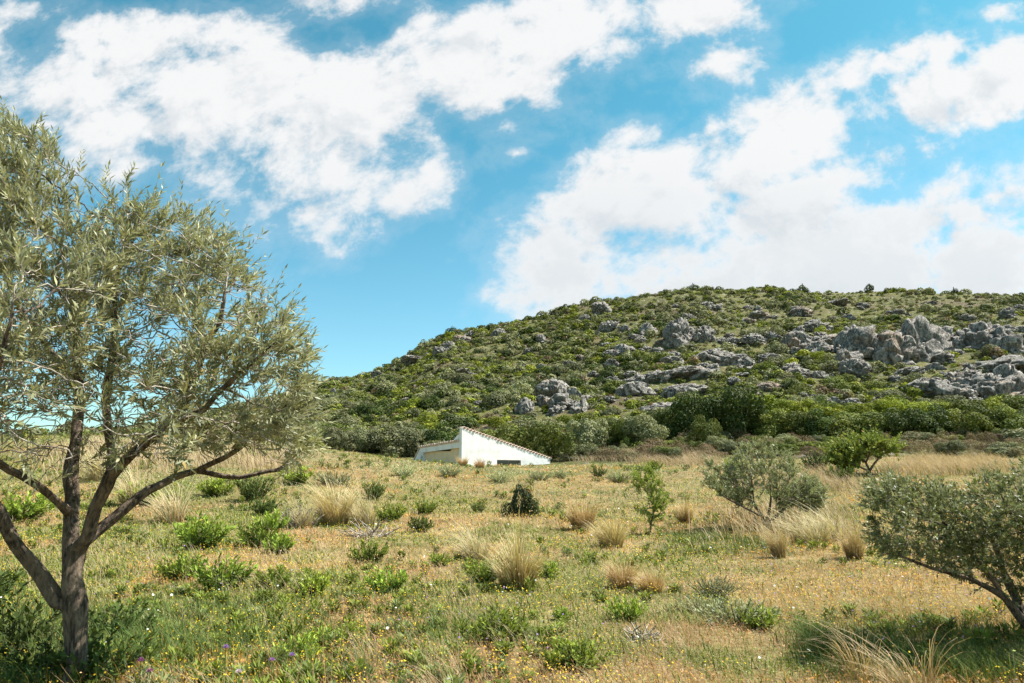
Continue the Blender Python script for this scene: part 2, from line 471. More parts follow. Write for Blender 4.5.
# ------------------------------------------------------------------ branching trees
def grow(sk, attr, d_inf, d_kill, step, iters, rng, trop=(0, 0, .05), maxn=16000):
    pos = np.zeros((maxn, 3)); par = np.full(maxn, -1, int); nch = np.zeros(maxn, int)
    n = len(sk)
    pos[:n] = [s[0] for s in sk]; par[:n] = [s[1] for s in sk]
    attr = attr.copy()
    near = np.full(len(attr), -1); nd = np.full(len(attr), 1e9)
    def upd(i0, i1):
        for a in range(i0, i1, 256):
            b = min(a + 256, i1)
            d = np.linalg.norm(attr[:, None, :] - pos[None, a:b], axis=2)
            k = d.argmin(1); dm = d[np.arange(len(attr)), k]
            m = dm < nd
            nd[m] = dm[m]; near[m] = k[m] + a
    upd(0, n)
    trop = np.array(trop)
    for it in range(iters):
        act = nd < d_inf
        if not act.any(): break
        acc = np.zeros((n, 3)); np.add.at(acc, near[act], norm(attr[act] - pos[near[act]]))
        cand = np.nonzero((np.linalg.norm(acc, axis=1) > 0) & (nch[:n] < 3))[0]
        if len(cand) == 0 or n + len(cand) >= maxn: break
        d = norm(norm(acc[cand]) + trop + rng.normal(size=(len(cand), 3)) * .28)
        i0 = n
        pos[n:n + len(cand)] = pos[cand] + d * step; par[n:n + len(cand)] = cand; nch[cand] += 1
        n += len(cand)
        upd(i0, n)
        keep = nd > d_kill
        attr = attr[keep]; near = near[keep]; nd = nd[keep]
        if len(attr) == 0: break
    return pos[:n], par[:n]

def tree_radii(pos, par, given, tip, ex=2.4):
    n = len(pos); acc = np.zeros(n)
    r = np.zeros(n)
    for i in range(n - 1, -1, -1):
        r[i] = max(acc[i] ** (1 / ex), tip)
        if i < len(given): r[i] = given[i]
        if par[i] >= 0: acc[par[i]] += r[i] ** ex
    for i in range(n):
        if par[i] >= 0: r[i] = min(r[i], r[par[i]] * .98 if i >= len(given) else r[i])
    return r

def tubes(pos, par, r, sel_chain, rng, sides_big=22, sides_small=4, gnarl=.0):
    n = len(pos)
    main = np.full(n, -1)
    for i in range(n):
        p = par[i]
        if p >= 0 and (main[p] < 0 or r[i] > r[main[p]]): main[p] = i
    VV, QQ, off = [], [], 0
    for i in range(n):
        p = par[i]
        if p >= 0 and main[p] == i: continue
        ch = ([p] if p >= 0 else []) + [i]
        k = i
        while main[k] >= 0:
            k = main[k]; ch.append(k)
        if len(ch) < 2: continue
        P = pos[ch]; R = r[ch].copy()
        if p >= 0: R[0] = min(R[1] * 1.15, R[0])
        if not sel_chain(R[1 if len(R) > 1 else 0]): continue
        T = np.gradient(P, axis=0); T = norm(T)
        mT = norm(T.mean(0)); ref = np.eye(3)[np.argmin(np.abs(mT))]
        A = norm(np.cross(T, ref)); B = np.cross(T, A)
        s = sides_big if R.max() > .03 else (6 if R.max() > .012 else sides_small)
        th = np.linspace(0, 2 * math.pi, s, endpoint=False)
        rad = np.repeat(R[:, None], s, 1)
        if gnarl and R.max() > .03:
            ct, st = np.cos(th), np.sin(th)
            along = np.arange(len(P))[:, None] * .18
            rad = rad * (1 + gnarl * (vnoise(ct[None] * 1.9 + along * .6, st[None] * 1.9 + 5, along * 1.0 + i, 4) - .5) * 2
                         - gnarl * 1.1 * (1 - np.clip(np.abs(vnoise(ct[None] * 2.6 + along * .35, st[None] * 2.6 + 5, along * .5 + i, 9) - .5) * 9, 0, 1)) * .5
                         + gnarl * .5 * (vnoise(ct[None] * 5.2, st[None] * 5.2 + 5, along * 2.6 + i, 19) - .5) * 2)
        ring = P[:, None] + rad[..., None] * (np.cos(th)[None, :, None] * A[:, None] + np.sin(th)[None, :, None] * B[:, None])
        m = len(P)
        idx = off + np.arange(m * s).reshape(m, s)
        q = np.stack([idx[:-1], np.roll(idx[:-1], -1, 1), np.roll(idx[1:], -1, 1), idx[1:]], -1).reshape(-1, 4)
        VV.append(ring.reshape(-1, 3)); QQ.append(q); off += m * s
    return np.concatenate(VV), np.concatenate(QQ)

def skeleton(limbs, D, sub=.09, rs_=.68):
    """limbs: list of lists (px, py, dD, r_px); the first entry may be ('from', limb, index)"""
    sk, rad, ends = [], [], []
    for li_, lm in enumerate(limbs):
        pts, parent = [], -1
        if lm[0][0] == 'from':
            parent = ends[lm[0][1]][lm[0][2]]
            prev = np.array(sk[parent][0]); prev_r = rad[parent] * .8
            lm = lm[1:]
        else:
            px, py, dd, r = lm[0]
            prev = at(px, py, D + dd); prev_r = r * rs_ * (D + dd) / F
            sk.append((prev, -1)); rad.append(prev_r); parent = 0; pts.append(0)
            lm = lm[1:]
        for (px, py, dd, r) in lm:
            p = at(px, py, D + dd); last = (px, py, dd, r) == tuple(lm[-1])
            rr = r * rs_ * (.35 if last and li_ else 1) * (D + dd) / F
            k = max(1, int(np.linalg.norm(p - prev) / sub))
            for j in range(1, k + 1):
                f = j / k
                sk.append((prev + (p - prev) * f, parent)); rad.append(prev_r + (rr - prev_r) * f)
                parent = len(sk) - 1
            pts.append(parent)
            prev, prev_r = p, rr
        ends.append(pts)
    # wobble
    P = np.array([s[0] for s in sk]); wv = .035 * D / 6.2
    fr = 3.2 * 6.2 / D
    for a in range(3):
        P[:, a] += (vnoise(P[:, 0] * fr + 31 * a, P[:, 1] * fr, P[:, 2] * fr, 21) - .5) * 2 * wv
    return [(P[i], sk[i][1]) for i in range(len(sk))], rad

def in_poly(px, py, poly):
    x, y = px, py; c = np.zeros(len(px), bool); n = len(poly)
    for i in range(n):
        x0, y0 = poly[i]; x1, y1 = poly[(i + 1) % n]
        cond = ((y0 > y) != (y1 > y)) & (x < (x1 - x0) * (y - y0) / (y1 - y0 + 1e-9) + x0)
        c ^= cond
    return c

def poly_dist(px, py, poly):
    d = np.full(len(px), 1e9); n = len(poly)
    for i in range(n):
        a = np.array(poly[i], float); b = np.array(poly[(i + 1) % n], float)
        ab = b - a; t_ = np.clip(((px - a[0]) * ab[0] + (py - a[1]) * ab[1]) / (ab @ ab + 1e-9), 0, 1)
        d = np.minimum(d, np.hypot(px - a[0] - t_ * ab[0], py - a[1] - t_ * ab[1]))
    return d

def crown_points(poly, D, n, thick, rng, dshift=0.0, margin=0.0):
    P = np.array(poly, float); lo, hi = P.min(0), P.max(0)
    out = []
    tot = 0
    while tot < n:
        px = rng.uniform(lo[0], hi[0], n); py = rng.uniform(lo[1], hi[1], n)
        ok = in_poly(px, py, poly); px, py = px[ok], py[ok]
        dist = poly_dist(px, py, poly) * D / F
        kk = dist > margin; px, py, dist = px[kk], py[kk], dist[kk] - margin
        h = np.minimum(thick, .12 * thick + np.sqrt(np.maximum(dist, 0) * 2 * thick) * .62)
        e = rng.uniform(-1, 1, len(px)); e = np.sign(e) * np.abs(e) ** .9
        dd = e * h + dshift
        # keep clumps: drop points in noise holes
        w_ = np.array([at(a, b, D + c) for a, b, c in zip(px, py, dd)])
        s = 1.9 * 6.2 / D
        hole = fbm(w_[:, 0] * s, w_[:, 1] * s, w_[:, 2] * s, 2, 77)
        w_ = w_[hole > .36]
        out.append(w_); tot += len(w_)
    return np.concatenate(out)[:n]

def leaf_crown(pos, par, r, rng, thr, per, L, W, colA, colB, bare=None, droop=-.05, upn=.6, jit=0.0, tipboost=2.0, clump=.5):
    """leaf cards along thin twigs"""
    n = len(pos)
    haschild = np.zeros(n, bool); haschild[par[par >= 0]] = True
    sel = np.nonzero((r < thr) & (par >= 0))[0]
    cl_s = 4.5 * 6.2 / max(2.0, float(np.median(pos[:, 1]))); cl_ = fbm(pos[sel, 0] * cl_s, pos[sel, 1] * cl_s, pos[sel, 2] * cl_s, 2, 33)
    cnt = (np.where(haschild[sel], per, int(per * tipboost)) * (clump + (2.05 - clump) * sstep(.34, .62, cl_))).astype(int)
    if bare is not None:
        cnt = (cnt * (1 - bare(pos[sel]))).astype(int)
    idx = np.repeat(sel, cnt)
    f = rng.uniform(-.2, 1.15, len(idx))[:, None]
    a, b = pos[par[idx]], pos[idx]
    base = a + (b - a) * f + rng.normal(size=(len(idx), 3)) * jit
    td = norm(b - a)
    sd = norm(np.cross(td, rand_dirs(rng, len(idx))))
    d = norm(td * rng.uniform(.5, 1.3, (len(idx), 1)) + sd * .65 + np.array([0, 0, droop]))
    nr = norm(rand_dirs(rng, len(idx)) * .8 + np.array([SUN[0] * .35, 0, upn]))
    k = len(idx)
    LL = L * rng.uniform(.6, 1.25, k); WW = W * rng.uniform(.7, 1.2, k)
    v, q = leaves_mesh(base, d, nr, LL, WW, .12)
    mx = np.clip(rng.normal(.5, .28, k), 0, 1)[:, None]
    c = (np.asarray(colA) * (1 - mx) + np.asarray(colB) * mx) * (1 + .2 * rng.uniform(-1, 1, (k, 1)))
    dry = rng.uniform(0, 1, k) < .035
    c[dry] = np.array([.30, .20, .06]) * rng.uniform(.6, 1.3, (dry.sum(), 1))
    return v, q, np.repeat(c, 4, 0)

def sprig_crown(pos, par, r, rng, thr, nsp, slen, nleaf, L, W, colA, colB, bare=None, up=.35, clump=.1, twr=.0016):
    """straight leafy shoots on the thin twigs, leaves in crossed pairs"""
    sel = np.nonzero((r < thr) & (par >= 0))[0]
    sc = 3.2 * 6.2 / max(2.0, float(np.median(pos[:, 1])))
    wgt = clump + (1 - clump) * sstep(.36, .60, fbm(pos[sel, 0] * sc, pos[sel, 1] * sc, pos[sel, 2] * sc, 2, 33))
    if bare is not None: wgt = wgt * (1 - bare(pos[sel]))
    idx = rng.choice(sel, nsp, p=wgt / wgt.sum())
    ctr = pos[sel].mean(0) - np.array([0, 0, .15 * (pos[sel, 2].max() - pos[sel, 2].min())])
    td = norm(pos[idx] - pos[par[idx]]); out = norm(pos[idx] - ctr)
    d = norm(td * .45 + out * .55 + np.array([-.06, 0, up]) + rng.normal(size=(nsp, 3)) * .42)
    sl = slen * rng.uniform(.4, 1.2, nsp) * np.where(rng.uniform(0, 1, nsp) < .07, 1.8, 1)
    b0 = pos[par[idx]] + (pos[idx] - pos[par[idx]]) * rng.uniform(0, 1, (nsp, 1))
    bend = rng.normal(size=(nsp, 3)) * .12 + np.array([0, 0, .06])
    s1 = norm(np.cross(d, rand_dirs(rng, nsp))); s2 = np.cross(d, s1)
    LB, LD, LN, LL, LW, LC = [], [], [], [], [], []
    tone = rng.uniform(0, 1, nsp)
    for k in range(nleaf):
        f_ = .12 + .88 * (k // 2) / max(1, nleaf // 2 - 1)
        sd = (s1 if (k // 2) % 2 == 0 else s2) * (1 if k % 2 else -1)
        sd = norm(sd + rng.normal(size=(nsp, 3)) * .35)
        base = b0 + (d + bend * f_) * (sl * f_)[:, None]
        dd = norm(d * rng.uniform(.55, 1.15, (nsp, 1)) * (1 + .6 * (f_ > .95)) + sd * .72)
        nn = norm(d * .55 - sd * .5 + rng.normal(size=(nsp, 3)) * .35 + np.array([0, 0, .35]))
        sz = rng.uniform(.65, 1.2, nsp) * (1.05 - .35 * f_)
        m = np.clip(tone * .55 + rng.uniform(0, .6, nsp) + .12 * (f_ - .5), 0, 1)[:, None]
        c = (np.asarray(colA) * (1 - m) + np.asarray(colB) * m) * rng.uniform(.8, 1.2, (nsp, 1))
        dry = rng.uniform(0, 1, nsp) < .02
        c[dry] = np.array([.34, .24, .06])
        LB.append(base); LD.append(dd); LN.append(nn); LL.append(L * sz); LW.append(W * sz * rng.uniform(.8, 1.2, nsp)); LC.append(c)
    v, q = leaves_mesh(np.concatenate(LB), np.concatenate(LD), np.concatenate(LN), np.concatenate(LL), np.concatenate(LW), .12)
    # the shoots themselves
    th = np.array([0, 2.09, 4.19])
    rg = lambda p, rad: p[:, None] + rad * (np.cos(th)[None, :, None] * s1[:, None] + np.sin(th)[None, :, None] * s2[:, None])
    tv = np.stack([rg(b0, twr), rg(b0 + (d + bend) * sl[:, None], twr * .5)], 1).reshape(-1, 3)
    o = np.arange(nsp)[:, None] * 6
    tq = np.concatenate([np.concatenate([o + i, o + (i + 1) % 3, o + 3 + (i + 1) % 3, o + 3 + i], 1) for i in range(3)])
    return v, q, np.repeat(np.concatenate(LC), 4, 0), tv, tq

def build_tree(name, base, parts, label, cat, group=None):
    root = link(name, None, loc=base)
    tag(root, label, cat, group)
    b = np.asarray(base)
    for nm, (V_, Q_, mt, col, sm) in parts.items():
        me = mesh_np(nm, V_ - b, Q_, mt, col=col, smooth=sm)
        link(nm, me, root)
    return root

def olive(seed, name, limbs, poly, D, n_attr, thick, d_inf, d_kill, step, iters, tip, thr, per, L, W, colA, colB, label, bare=None, gnarl=.38, dshift=0., iters_extra=None,
          trop=(0, 0, .05), mat='olive', split=.018, bare_pts=None, cat='olive tree', tipboost=2.0, droop=-.05, clump=.5, sprig=None):
    rng = np.random.default_rng(seed)
    sk, rad = skeleton(limbs, D, sub=step * 1.1)
    A = crown_points(poly, D, n_attr, thick, rng, dshift, sprig[1] * .36 if sprig else 0)
    if bare_pts is not None: A = np.concatenate([A, bare_pts(rng)])
    pos, par = grow(sk, A, d_inf, d_kill, step, iters, rng, trop)
    r = tree_radii(pos, par, rad, tip)
    tv, tq = tubes(pos, par, r, lambda q: q >= split, rng, gnarl=gnarl)
    bv, bq = tubes(pos, par, r, lambda q: q < split, rng)
    if sprig:
        lv, lq, lc, sv_, sq_ = sprig_crown(pos, par, r, rng, thr, sprig[0], sprig[1], sprig[2], L, W, colA, colB, bare, up=sprig[3], clump=clump, twr=tip * .6)
        bq = np.concatenate([bq, sq_ + len(bv)]); bv = np.concatenate([bv, sv_])
    else:
        lv, lq, lc = leaf_crown(pos, par, r, rng, thr, per, L, W, colA, colB, bare, tipboost=tipboost, droop=droop, clump=clump)
    print(name, 'nodes', len(pos), 'leaves', len(lq))
    base = pos[0].copy(); base[2] = gz(base[0], base[1])
    return build_tree(name, base, {'trunk': (tv, tq, M['bark'], None, True), 'branches': (bv, bq, M['twig'], None, True), 'crown': (lv, lq, M[mat], lc, False)}, label, cat)

# --- left olive
DL = float(ground_at(72, 692)[1]); print('DL', DL)
LIMBS_L = [
    [(71, 712, 0, 17), (73, 670, 0, 11.5), (73, 630, 0, 13), (74, 605, 0, 14.5), (75, 575, 0, 11), (77, 548, 0, 11)],
    [('from', 0, 3), (56, 600, -.05, 10), (44, 582, -.1, 10), (24, 553, -.2, 9), (0, 510, -.35, 9), (-45, 455, -.5, 8), (-90, 395, -.6, 7), (-125, 320, -.6, 5)],
    [('from', 0, 4), (70, 540, .03, 9), (70, 513, .1, 8), (73, 460, .25, 8), (80, 390, .4, 6), (76, 320, .5, 5), (58, 240, .6, 3.5)],
    [('from', 2, 1), (58, 500, -.2, 5), (20, 472, -.5, 5), (-20, 452, -.8, 4), (-60, 430, -1, 3)],
    [('from', 0, 5), (86, 536, -.05, 9), (96, 506, -.1, 8), (111, 476, -.15, 8), (140, 448, -.2, 7), (169, 424, -.3, 6), (195, 375, -.4, 5), (216, 320, -.5, 3.5), (225, 275, -.55, 2.5)],
    [('from', 4, 2), (110, 445, .0, 6), (106, 400, .1, 5.5), (112, 340, .2, 4.5), (120, 280, .3, 3.5), (125, 220, .4, 2.5)],
    [('from', 0, 5), (98, 530, .1, 8), (124, 511, .2, 8), (150, 493, .35, 7), (175, 479, .5, 6), (195, 474, .6, 5), (240, 477, .8, 3.4), (278, 472, .9, 2.6), (303, 456, 1., 1.8)],
    [('from', 6, 4), (225, 458, .6, 4), (255, 438, .7, 3), (285, 405, .8, 2.2)],
    [('from', 4, 4), (205, 410, -.7, 4.5), (245, 370, -.8, 3.4), (280, 340, -.8, 2.4)],
    [('from', 2, 3), (50, 350, .9, 4.5), (10, 290, 1.1, 3.5), (-20, 220, 1.1, 2.5)],
    [('from', 1, 4), (-20, 420, -1.0, 5), (0, 360, -1.3, 4), (20, 290, -1.4, 3)],
]
POLY_L = [(-235, 330), (-215, 200), (-150, 125), (-60, 98), (0, 108), (38, 118), (70, 148), (84, 200), (100, 205), (112, 172), (130, 174), (150, 200), (172, 196), (205, 222), (232, 228), (246, 250),
          (248, 270), (280, 290), (298, 313), (314, 348), (326, 378), (326, 400), (322, 445), (308, 476), (272, 482), (245, 462), (215, 466), (178, 452), (130, 425), (70, 435), (0, 440), (-60, 450), (-190, 430)]
def bare_L(p):
    d = p - np.array([0, 0, CAMZ]); f_ = d[:, 1] * cp + d[:, 2] * sp; upc = -d[:, 1] * sp + d[:, 2] * cp
    py = 341.5 - F * upc / f_; px = 512 + F * d[:, 0] / f_
    return np.clip(sstep(365, 420, py) * (.05 + .80 * sstep(230, 110, px)), 0, .93)
def bare_pts_L(rng):
    n = 900
    return np.array([at(rng.uniform(-60, 190), rng.uniform(375, 470), DL + rng.uniform(-1.4, .3)) for _ in range(n)])
olive(11, 'olive_tree', LIMBS_L, POLY_L, DL, 7500, 1.45, .8, .11, .065, 120, .0030, .009, 21, .098, .0195, (.05, .062, .024), (.37, .36, .19),
      'tall olive tree with forked trunk and silvery crown in the left foreground', bare=bare_L, bare_pts=bare_pts_L, trop=(0, 0, .22), droop=.12, tipboost=1.5, clump=.06, sprig=(5000, .22, 16, .45))

# --- right olive
LIMBS_R = [
    [(1052, 668, 0, 7.5), (1038, 645, 0, 6.5), (1024, 624, 0, 5.5), (1002, 596, -.05, 4), (970, 578, -.1, 3.), (930, 566, -.2, 2.2), (900, 555, -.3, 1.4)],
    [('from', 0, 2), (1010, 585, .2, 5), (1000, 555, .3, 4), (985, 530, .4, 3), (965, 505, .5, 2)],
    [('from', 0, 1), (1045, 605, .2, 6), (1052, 560, .4, 5), (1060, 510, .5, 3.5), (1070, 475, .5, 2)],
    [('from', 2, 1), (1090, 540, -.2, 4), (1130, 510, -.4, 3), (1160, 490, -.5, 2)],
    [('from', 0, 3), (985, 565, -.15, 3), (950, 530, -.2, 2.2), (915, 505, -.2, 1.2)],
    [('from', 2, 2), (1020, 530, -.4, 3), (1000, 495, -.5, 2)],
]
POLY_R = [(852, 506), (866, 490), (872, 476), (896, 470), (915, 482), (938, 478), (960, 488), (980, 472), (1010, 460), (1055, 448), (1130, 455), (1195, 490), (1205, 540), (1165, 580), (1100, 600), (1050, 590), (1025, 572), (1005, 590), (980, 578), (950, 584), (922, 562), (896, 566), (876, 548), (862, 540), (860, 520)]
olive(23, 'olive_tree', LIMBS_R, POLY_R, 7.3, 5600, 1.1, .6, .085, .055, 90, .0015, .006, 16, .056, .0185, (.042, .060, .018), (.21, .245, .085),
      'low dark olive tree with leaning trunk cut by the right edge', tipboost=2.4, clump=.22, sprig=(4400, .14, 14, .35))

# --- middle olive
LIMBS_M = [
    [(768, 533, 0, 3.0), (767, 526, 0, 2.8), (764, 516, 0, 2.2), (756, 504, .1, 1.6), (742, 490, .2, 1.2), (722, 474, .3, .8)],
    [('from', 0, 1), (770, 514, .1, 2.0), (771, 495, .2, 1.4), (768, 468, .3, .8)],
    [('from', 0, 1), (776, 515, -.2, 2.0), (790, 500, -.3, 1.4), (808, 492, -.4, .8)],
    [('from', 0, 2), (745, 507, -.5, 1.4), (725, 497, -.8, .9), (710, 485, -.8, .6)],
    [('from', 1, 1), (784, 490, .6, 1.1), (790, 465, .8, .7)],
    [('from', 0, 3), (750, 480, -.6, 1.1), (742, 462, -.8, .7)],
]
POLY_M = [(699, 474), (704, 453), (721, 467), (738, 446), (766, 441), (790, 448), (801, 471), (822, 484), (828, 503), (812, 516), (782, 506), (756, 508), (732, 500), (706, 492)]
olive(35, 'olive_tree', LIMBS_M, POLY_M, 20.0, 2600, 1.15, 1.4, .17, .11, 70, .003, .016, 13, .105, .038, (.065, .085, .030), (.27, .30, .125),
      'small round olive tree with several thin stems in mid meadow', gnarl=.1, split=.02, tipboost=2.4, clump=.12, sprig=(1700, .26, 14, .40))

# --- broad-leaved tree near the hill foot
gp = ground_at(868, 474)
DFG = float(gp[1])
LIMBS_F = [
    [(868, 476, 0, 2.4), (868, 468, 0, 2.0), (864, 460, .1, 1.5), (856, 452, .2, 1.0), (845, 447, .2, .6)],
    [('from', 0, 1), (874, 461, -.2, 1.5), (884, 454, -.2, 1.0), (896, 448, -.2, .6)],
    [('from', 0, 2), (868, 452, -.4, 1.2), (870, 444, -.4, .7)],
    [('from', 0, 1), (855, 464, -.6, 1.0), (838, 460, -.8, .6)],
]
POLY_F = [(829, 462), (830, 448), (845, 440), (862, 437), (882, 438), (900, 444), (908, 453), (898, 462), (880, 460), (862, 464), (852, 472), (838, 472)]
olive(41, 'broadleaf_tree', LIMBS_F, POLY_F, DFG, 520, 1.6, 2.2, .38, .25, 40, .008, .03, 22, .26, .15, (.12, .175, .03), (.33, .38, .085),
      'low bright green broad-leaved tree behind the dark olive on the right', gnarl=.1, mat='foliage', split=.03, cat='tree', clump=.35, sprig=(620, .75, 14, .4))

# --- sapling
gp = ground_at(652, 534); DS = float(gp[1])
LIMBS_S = [
    [(652, 536, 0, 1.5), (652, 520, 0, 1.2), (653, 505, 0, 1.0), (651, 492, 0, .8), (648, 478, 0, .5), (646, 470, 0, .4)],
    [('from', 0, 2), (644, 488, -.2, .5), (636, 480, -.3, .3)],
    [('from', 0, 2), (659, 492, .2, .5), (662, 482, .2, .3)],
    [('from', 0, 1), (659, 512, -.1, .5), (662, 500, -.1, .3)],
]
POLY_S = [(630, 488), (632, 474), (643, 468), (656, 470), (663, 480), (661, 492), (668, 505), (664, 525), (655, 531), (641, 527), (639, 508), (648, 500), (638, 494)]
olive(43, 'sapling', LIMBS_S, POLY_S, DS, 300, .4, .9, .12, .1, 30, .004, .03, 20, .085, .036, (.13, .185, .03), (.34, .39, .08),
      'slender light green sapling standing alone left of the small olive', gnarl=0, mat='foliage', split=.012, cat='sapling', clump=.5, sprig=(330, .22, 12, .5))

# ------------------------------------------------------------------ farmhouse
def house():
    A = at(462, 428, 58.0)                       # near top corner
    th = math.radians(40)
    e1 = np.array([math.cos(th), math.sin(th), 0]); e2 = np.array([-math.sin(th), math.cos(th), 0]); up = np.array([0, 0, 1.0])
    zb = 1.4
    org = np.array([A[0], A[1], 0.0])
    # length of facade so that its far end falls at px 550
    L1 = 1.0
    for k in range(4000):
        p = org + e1 * L1
        if 512 + F * p[0] / (p[1] * cp + (3 - CAMZ) * sp) >= 550: break
        L1 += .005
    pe = org + e1 * L1; zB = at(550, 459, pe[1])[2]
    L2 = 1.0
    for k in range(4000):
        p = org + e2 * L2
        if 512 + F * p[0] / (p[1] * cp + (3.5 - CAMZ) * sp) <= 420: break
        L2 += .005
    pl = org + e2 * L2
    zA = A[2]; zP0 = at(462, 441.5, 58.0)[2]; zP1 = at(420, 448, pl[1])[2]
    print('house', L1, L2, zA, zB, zP0, zP1, gz(org[0], org[1]), gz(pe[0], pe[1]))
    root = link('farmhouse', None, loc=(org[0], org[1], zb)); root.rotation_euler = (0, 0, th)
    tag(root, 'low whitewashed farmhouse with sloping terracotta tiled edge behind the meadow crest', 'house')
    # local frame: x along facade, y along the left side (away), z from zb
    def prism(poly2, o, a, b, thick_dir, thick):
        """extruded polygon; poly2 in (a,b) coordinates"""
        o = np.array(o, float); a = np.array(a, float); b = np.array(b, float); td = np.array(thick_dir, float) * thick
        return [o + a * x + b * y for x, y in poly2], td
    def solid(name, plist, mat, parent=root):
        V_, F_ = [], []
        for pts, td in plist:
            n = len(pts); off = len(V_)
            V_ += [tuple(p) for p in pts] + [tuple(p + td) for p in pts]
            F_.append([off + i for i in range(n)]); F_.append([off + n + i for i in reversed(range(n))])
            for i in range(n):
                j = (i + 1) % n
                F_.append([off + i, off + n + i, off + n + j, off + j])
        me = bpy.data.meshes.new(name); me.from_pydata(V_, [], F_); me.materials.append(mat)
        import bmesh
        bm = bmesh.new(); bm.from_mesh(me); bmesh.ops.recalc_face_normals(bm, faces=bm.faces); bm.to_mesh(me); bm.free()
        return link(name, me, parent)
    ex, ey, ez = (1, 0, 0), (0, 1, 0), (0, 0, 1)
    hA, hB, hP0, hP1 = zA - zb, zB - zb, zP0 - zb, zP1 - zb
    top = lambda x: hA + (hB - hA) * x / L1
    # window position on the facade
    def xof(px):
        lo, hi = 0.0, L1
        for _ in range(40):
            m = (lo + hi) / 2; p = org + e1 * m
            if 512 + F * p[0] / (p[1] * cp + (3 - CAMZ) * sp) < px: lo = m
            else: hi = m
        return lo
    w0, w1 = xof(497), xof(521)
    pw = org + e1 * w0; wt = at(497, 459.8, pw[1])[2] - zb; wbm = wt - 1.0
    fx = lambda pts: prism(pts, (0, 0, 0), ex, ez, ey, .35)
    solid('wall', [fx([(0, 0), (w0, 0), (w0, top(w0)), (0, hA)]), fx([(w0, wt), (w1, wt), (w1, top(w1)), (w0, top(w0))]), fx([(w0, 0), (w1, 0), (w1, wbm), (w0, wbm)]),
                   fx([(w1, 0), (L1, 0), (L1, hB), (w1, top(w1))])], M['white'])
    # far end wall and back wall
    solid('wall', [prism([(.35, 0), (6.0, 0), (6.0, hB + .3), (.35, hB)], (L1 - .35, 0, 0), ey, ez, ex, .35),
                   prism([(0, 0), (L1, 0), (L1, hB + .3), (0, hB + .3)], (0, 6.0, 0), ex, ez, ey, .3)], M['white'])
    # upper triangle of the left side, set back behind the porch roof
    solid('wall', [prism([(.352, 0), (L2, 0), (L2, hP1 - .3), (2.0, hP0 - .75), (.352, hA - .35)], (.24, 0, 0), ey, ez, ex, .3)], M['beige'])
    solid('gable_wall', [prism([(.352, hP0 - .3), (2.4, hP0 - .3), (2.1, hP0 - .12), (.352, hA - .02)], (.3, 0, 0), ey, ez, ex, .3)], M['white'])
    # porch: pillar, lintel
    solid('porch_pillar', [prism([(L2 - .55, 0), (L2, 0), (L2, hP1 - .45), (L2 - .55, hP1 - .43)], (0, 0, 0), ey, ez, ex, .4)], M['white'])
    solid('porch_lintel', [prism([(.352, hP0 - .50), (L2, hP1 - .448), (L2, hP1), (.352, hP0)], (-.02, 0, 0), ey, ez, ex, .40)], M['white'])
    solid('buttress', [prism([(L2 + .002, 0), (L2 + 1.2, 0), (L2 + 1.2, hP1 - 1.35), (L2 + .002, hP1 - .03)], (.01, 0, 0), ey, ez, ex, .34)], M['white'])
    solid('buttress_tiles', [prism([(L2 + .11, hP1 - .12), (L2 + 1.3, hP1 - 1.44), (L2 + 1.3, hP1 - 1.30), (L2 + .11, hP1 + .03)], (-.06, 0, 0), ey, ez, ex, .5)], M['tile'])
    solid('porch_low_wall', [prism([(.352, 0), (L2 - .552, 0), (L2 - .552, .9), (.352, .9)], (.12, 0, 0), ey, ez, ex, .2)], M['beige'])
    solid('side_wall', [prism([(.402, 0), (3.4, 0), (3.4, hP1 - 1.5), (.402, hP1 - .1)], (0, L2 - .35, 0), ex, ez, ey, .3)], M['white'])
    # roof slabs
    E = np.array([L1 * .95, 6.3, hB + .2])
    def slab(name, pts, thick=.12):
        pts = [np.array(p, float) for p in pts]
        return solid(name, [(pts, np.array([0, 0, thick]))], M['tile'])
    r1 = slab('roof', [(.02, .02, hA + .0), (L1 + .15, .02, hB + .0 - .03), (L1 + .15, 6.3, hB + .2), (1.6, 6.3, hB + .5), (.62, 2.2, hP0 - .1)], .06)
    slab('porch_roof', [(-.12, .352, hP0 + .003), (-.12, L2 + .1, hP1 + .003), (3.4, L2 + .1, hP1 - 1.35), (.302, .352, hP0 + .05)], .07)
    # curved tiles along the edges
    def tile_row(name, p0, p1, outd, n, rad, parent):
        p0, p1, outd = np.array(p0, float), np.array(p1, float), norm(np.array(outd, float))
        V_, Q_ = [], []
        d = (p1 - p0); Lr = np.linalg.norm(d); d = d / Lr
        nn = norm(np.cross(d, outd)); nn = nn if nn[2] > 0 else -nn
        for i in range(n):
            c = p0 + d * (Lr * (i + .5) / n)
            th_ = np.linspace(0, math.pi, 7)
            jit = np.random.default_rng(i).uniform(-.03, .03)
            rings = []
            for s_ in (-.06 + jit, .5):
                for rr in (rad, rad * .72):
                    rings.append([c + outd * -s_ + d * (math.cos(a) * rr) + nn * (math.sin(a) * rr) for a in th_])
            off = len(V_)
            for rg in rings: V_ += rg
            k = 7
            for j in range(k - 1):
                Q_.append([off + j, off + j + 1, off + 2 * k + j + 1, off + 2 * k + j])
                Q_.append([off + k + j, off + 3 * k + j, off + 3 * k + j + 1, off + k + j + 1])
                Q_.append([off + j, off + k + j, off + k + j + 1, off + j + 1])
        me = mesh_np(name, np.array(V_), np.array(Q_), M['tile'])
        return link(name, me, parent)
    tile_row('edge_tiles', (.05, -.02, hA + .045), (L1 + .15, -.02, hB + .015), (0, -1, 0), 30, L1 / 60 * .8, r1)
    tile_row('edge_tiles', (-.14, .36, hP0 + .06), (-.14, L2 + .1, hP1 + .06), (-1, 0, 0), 20, L2 / 40 * .8, root)
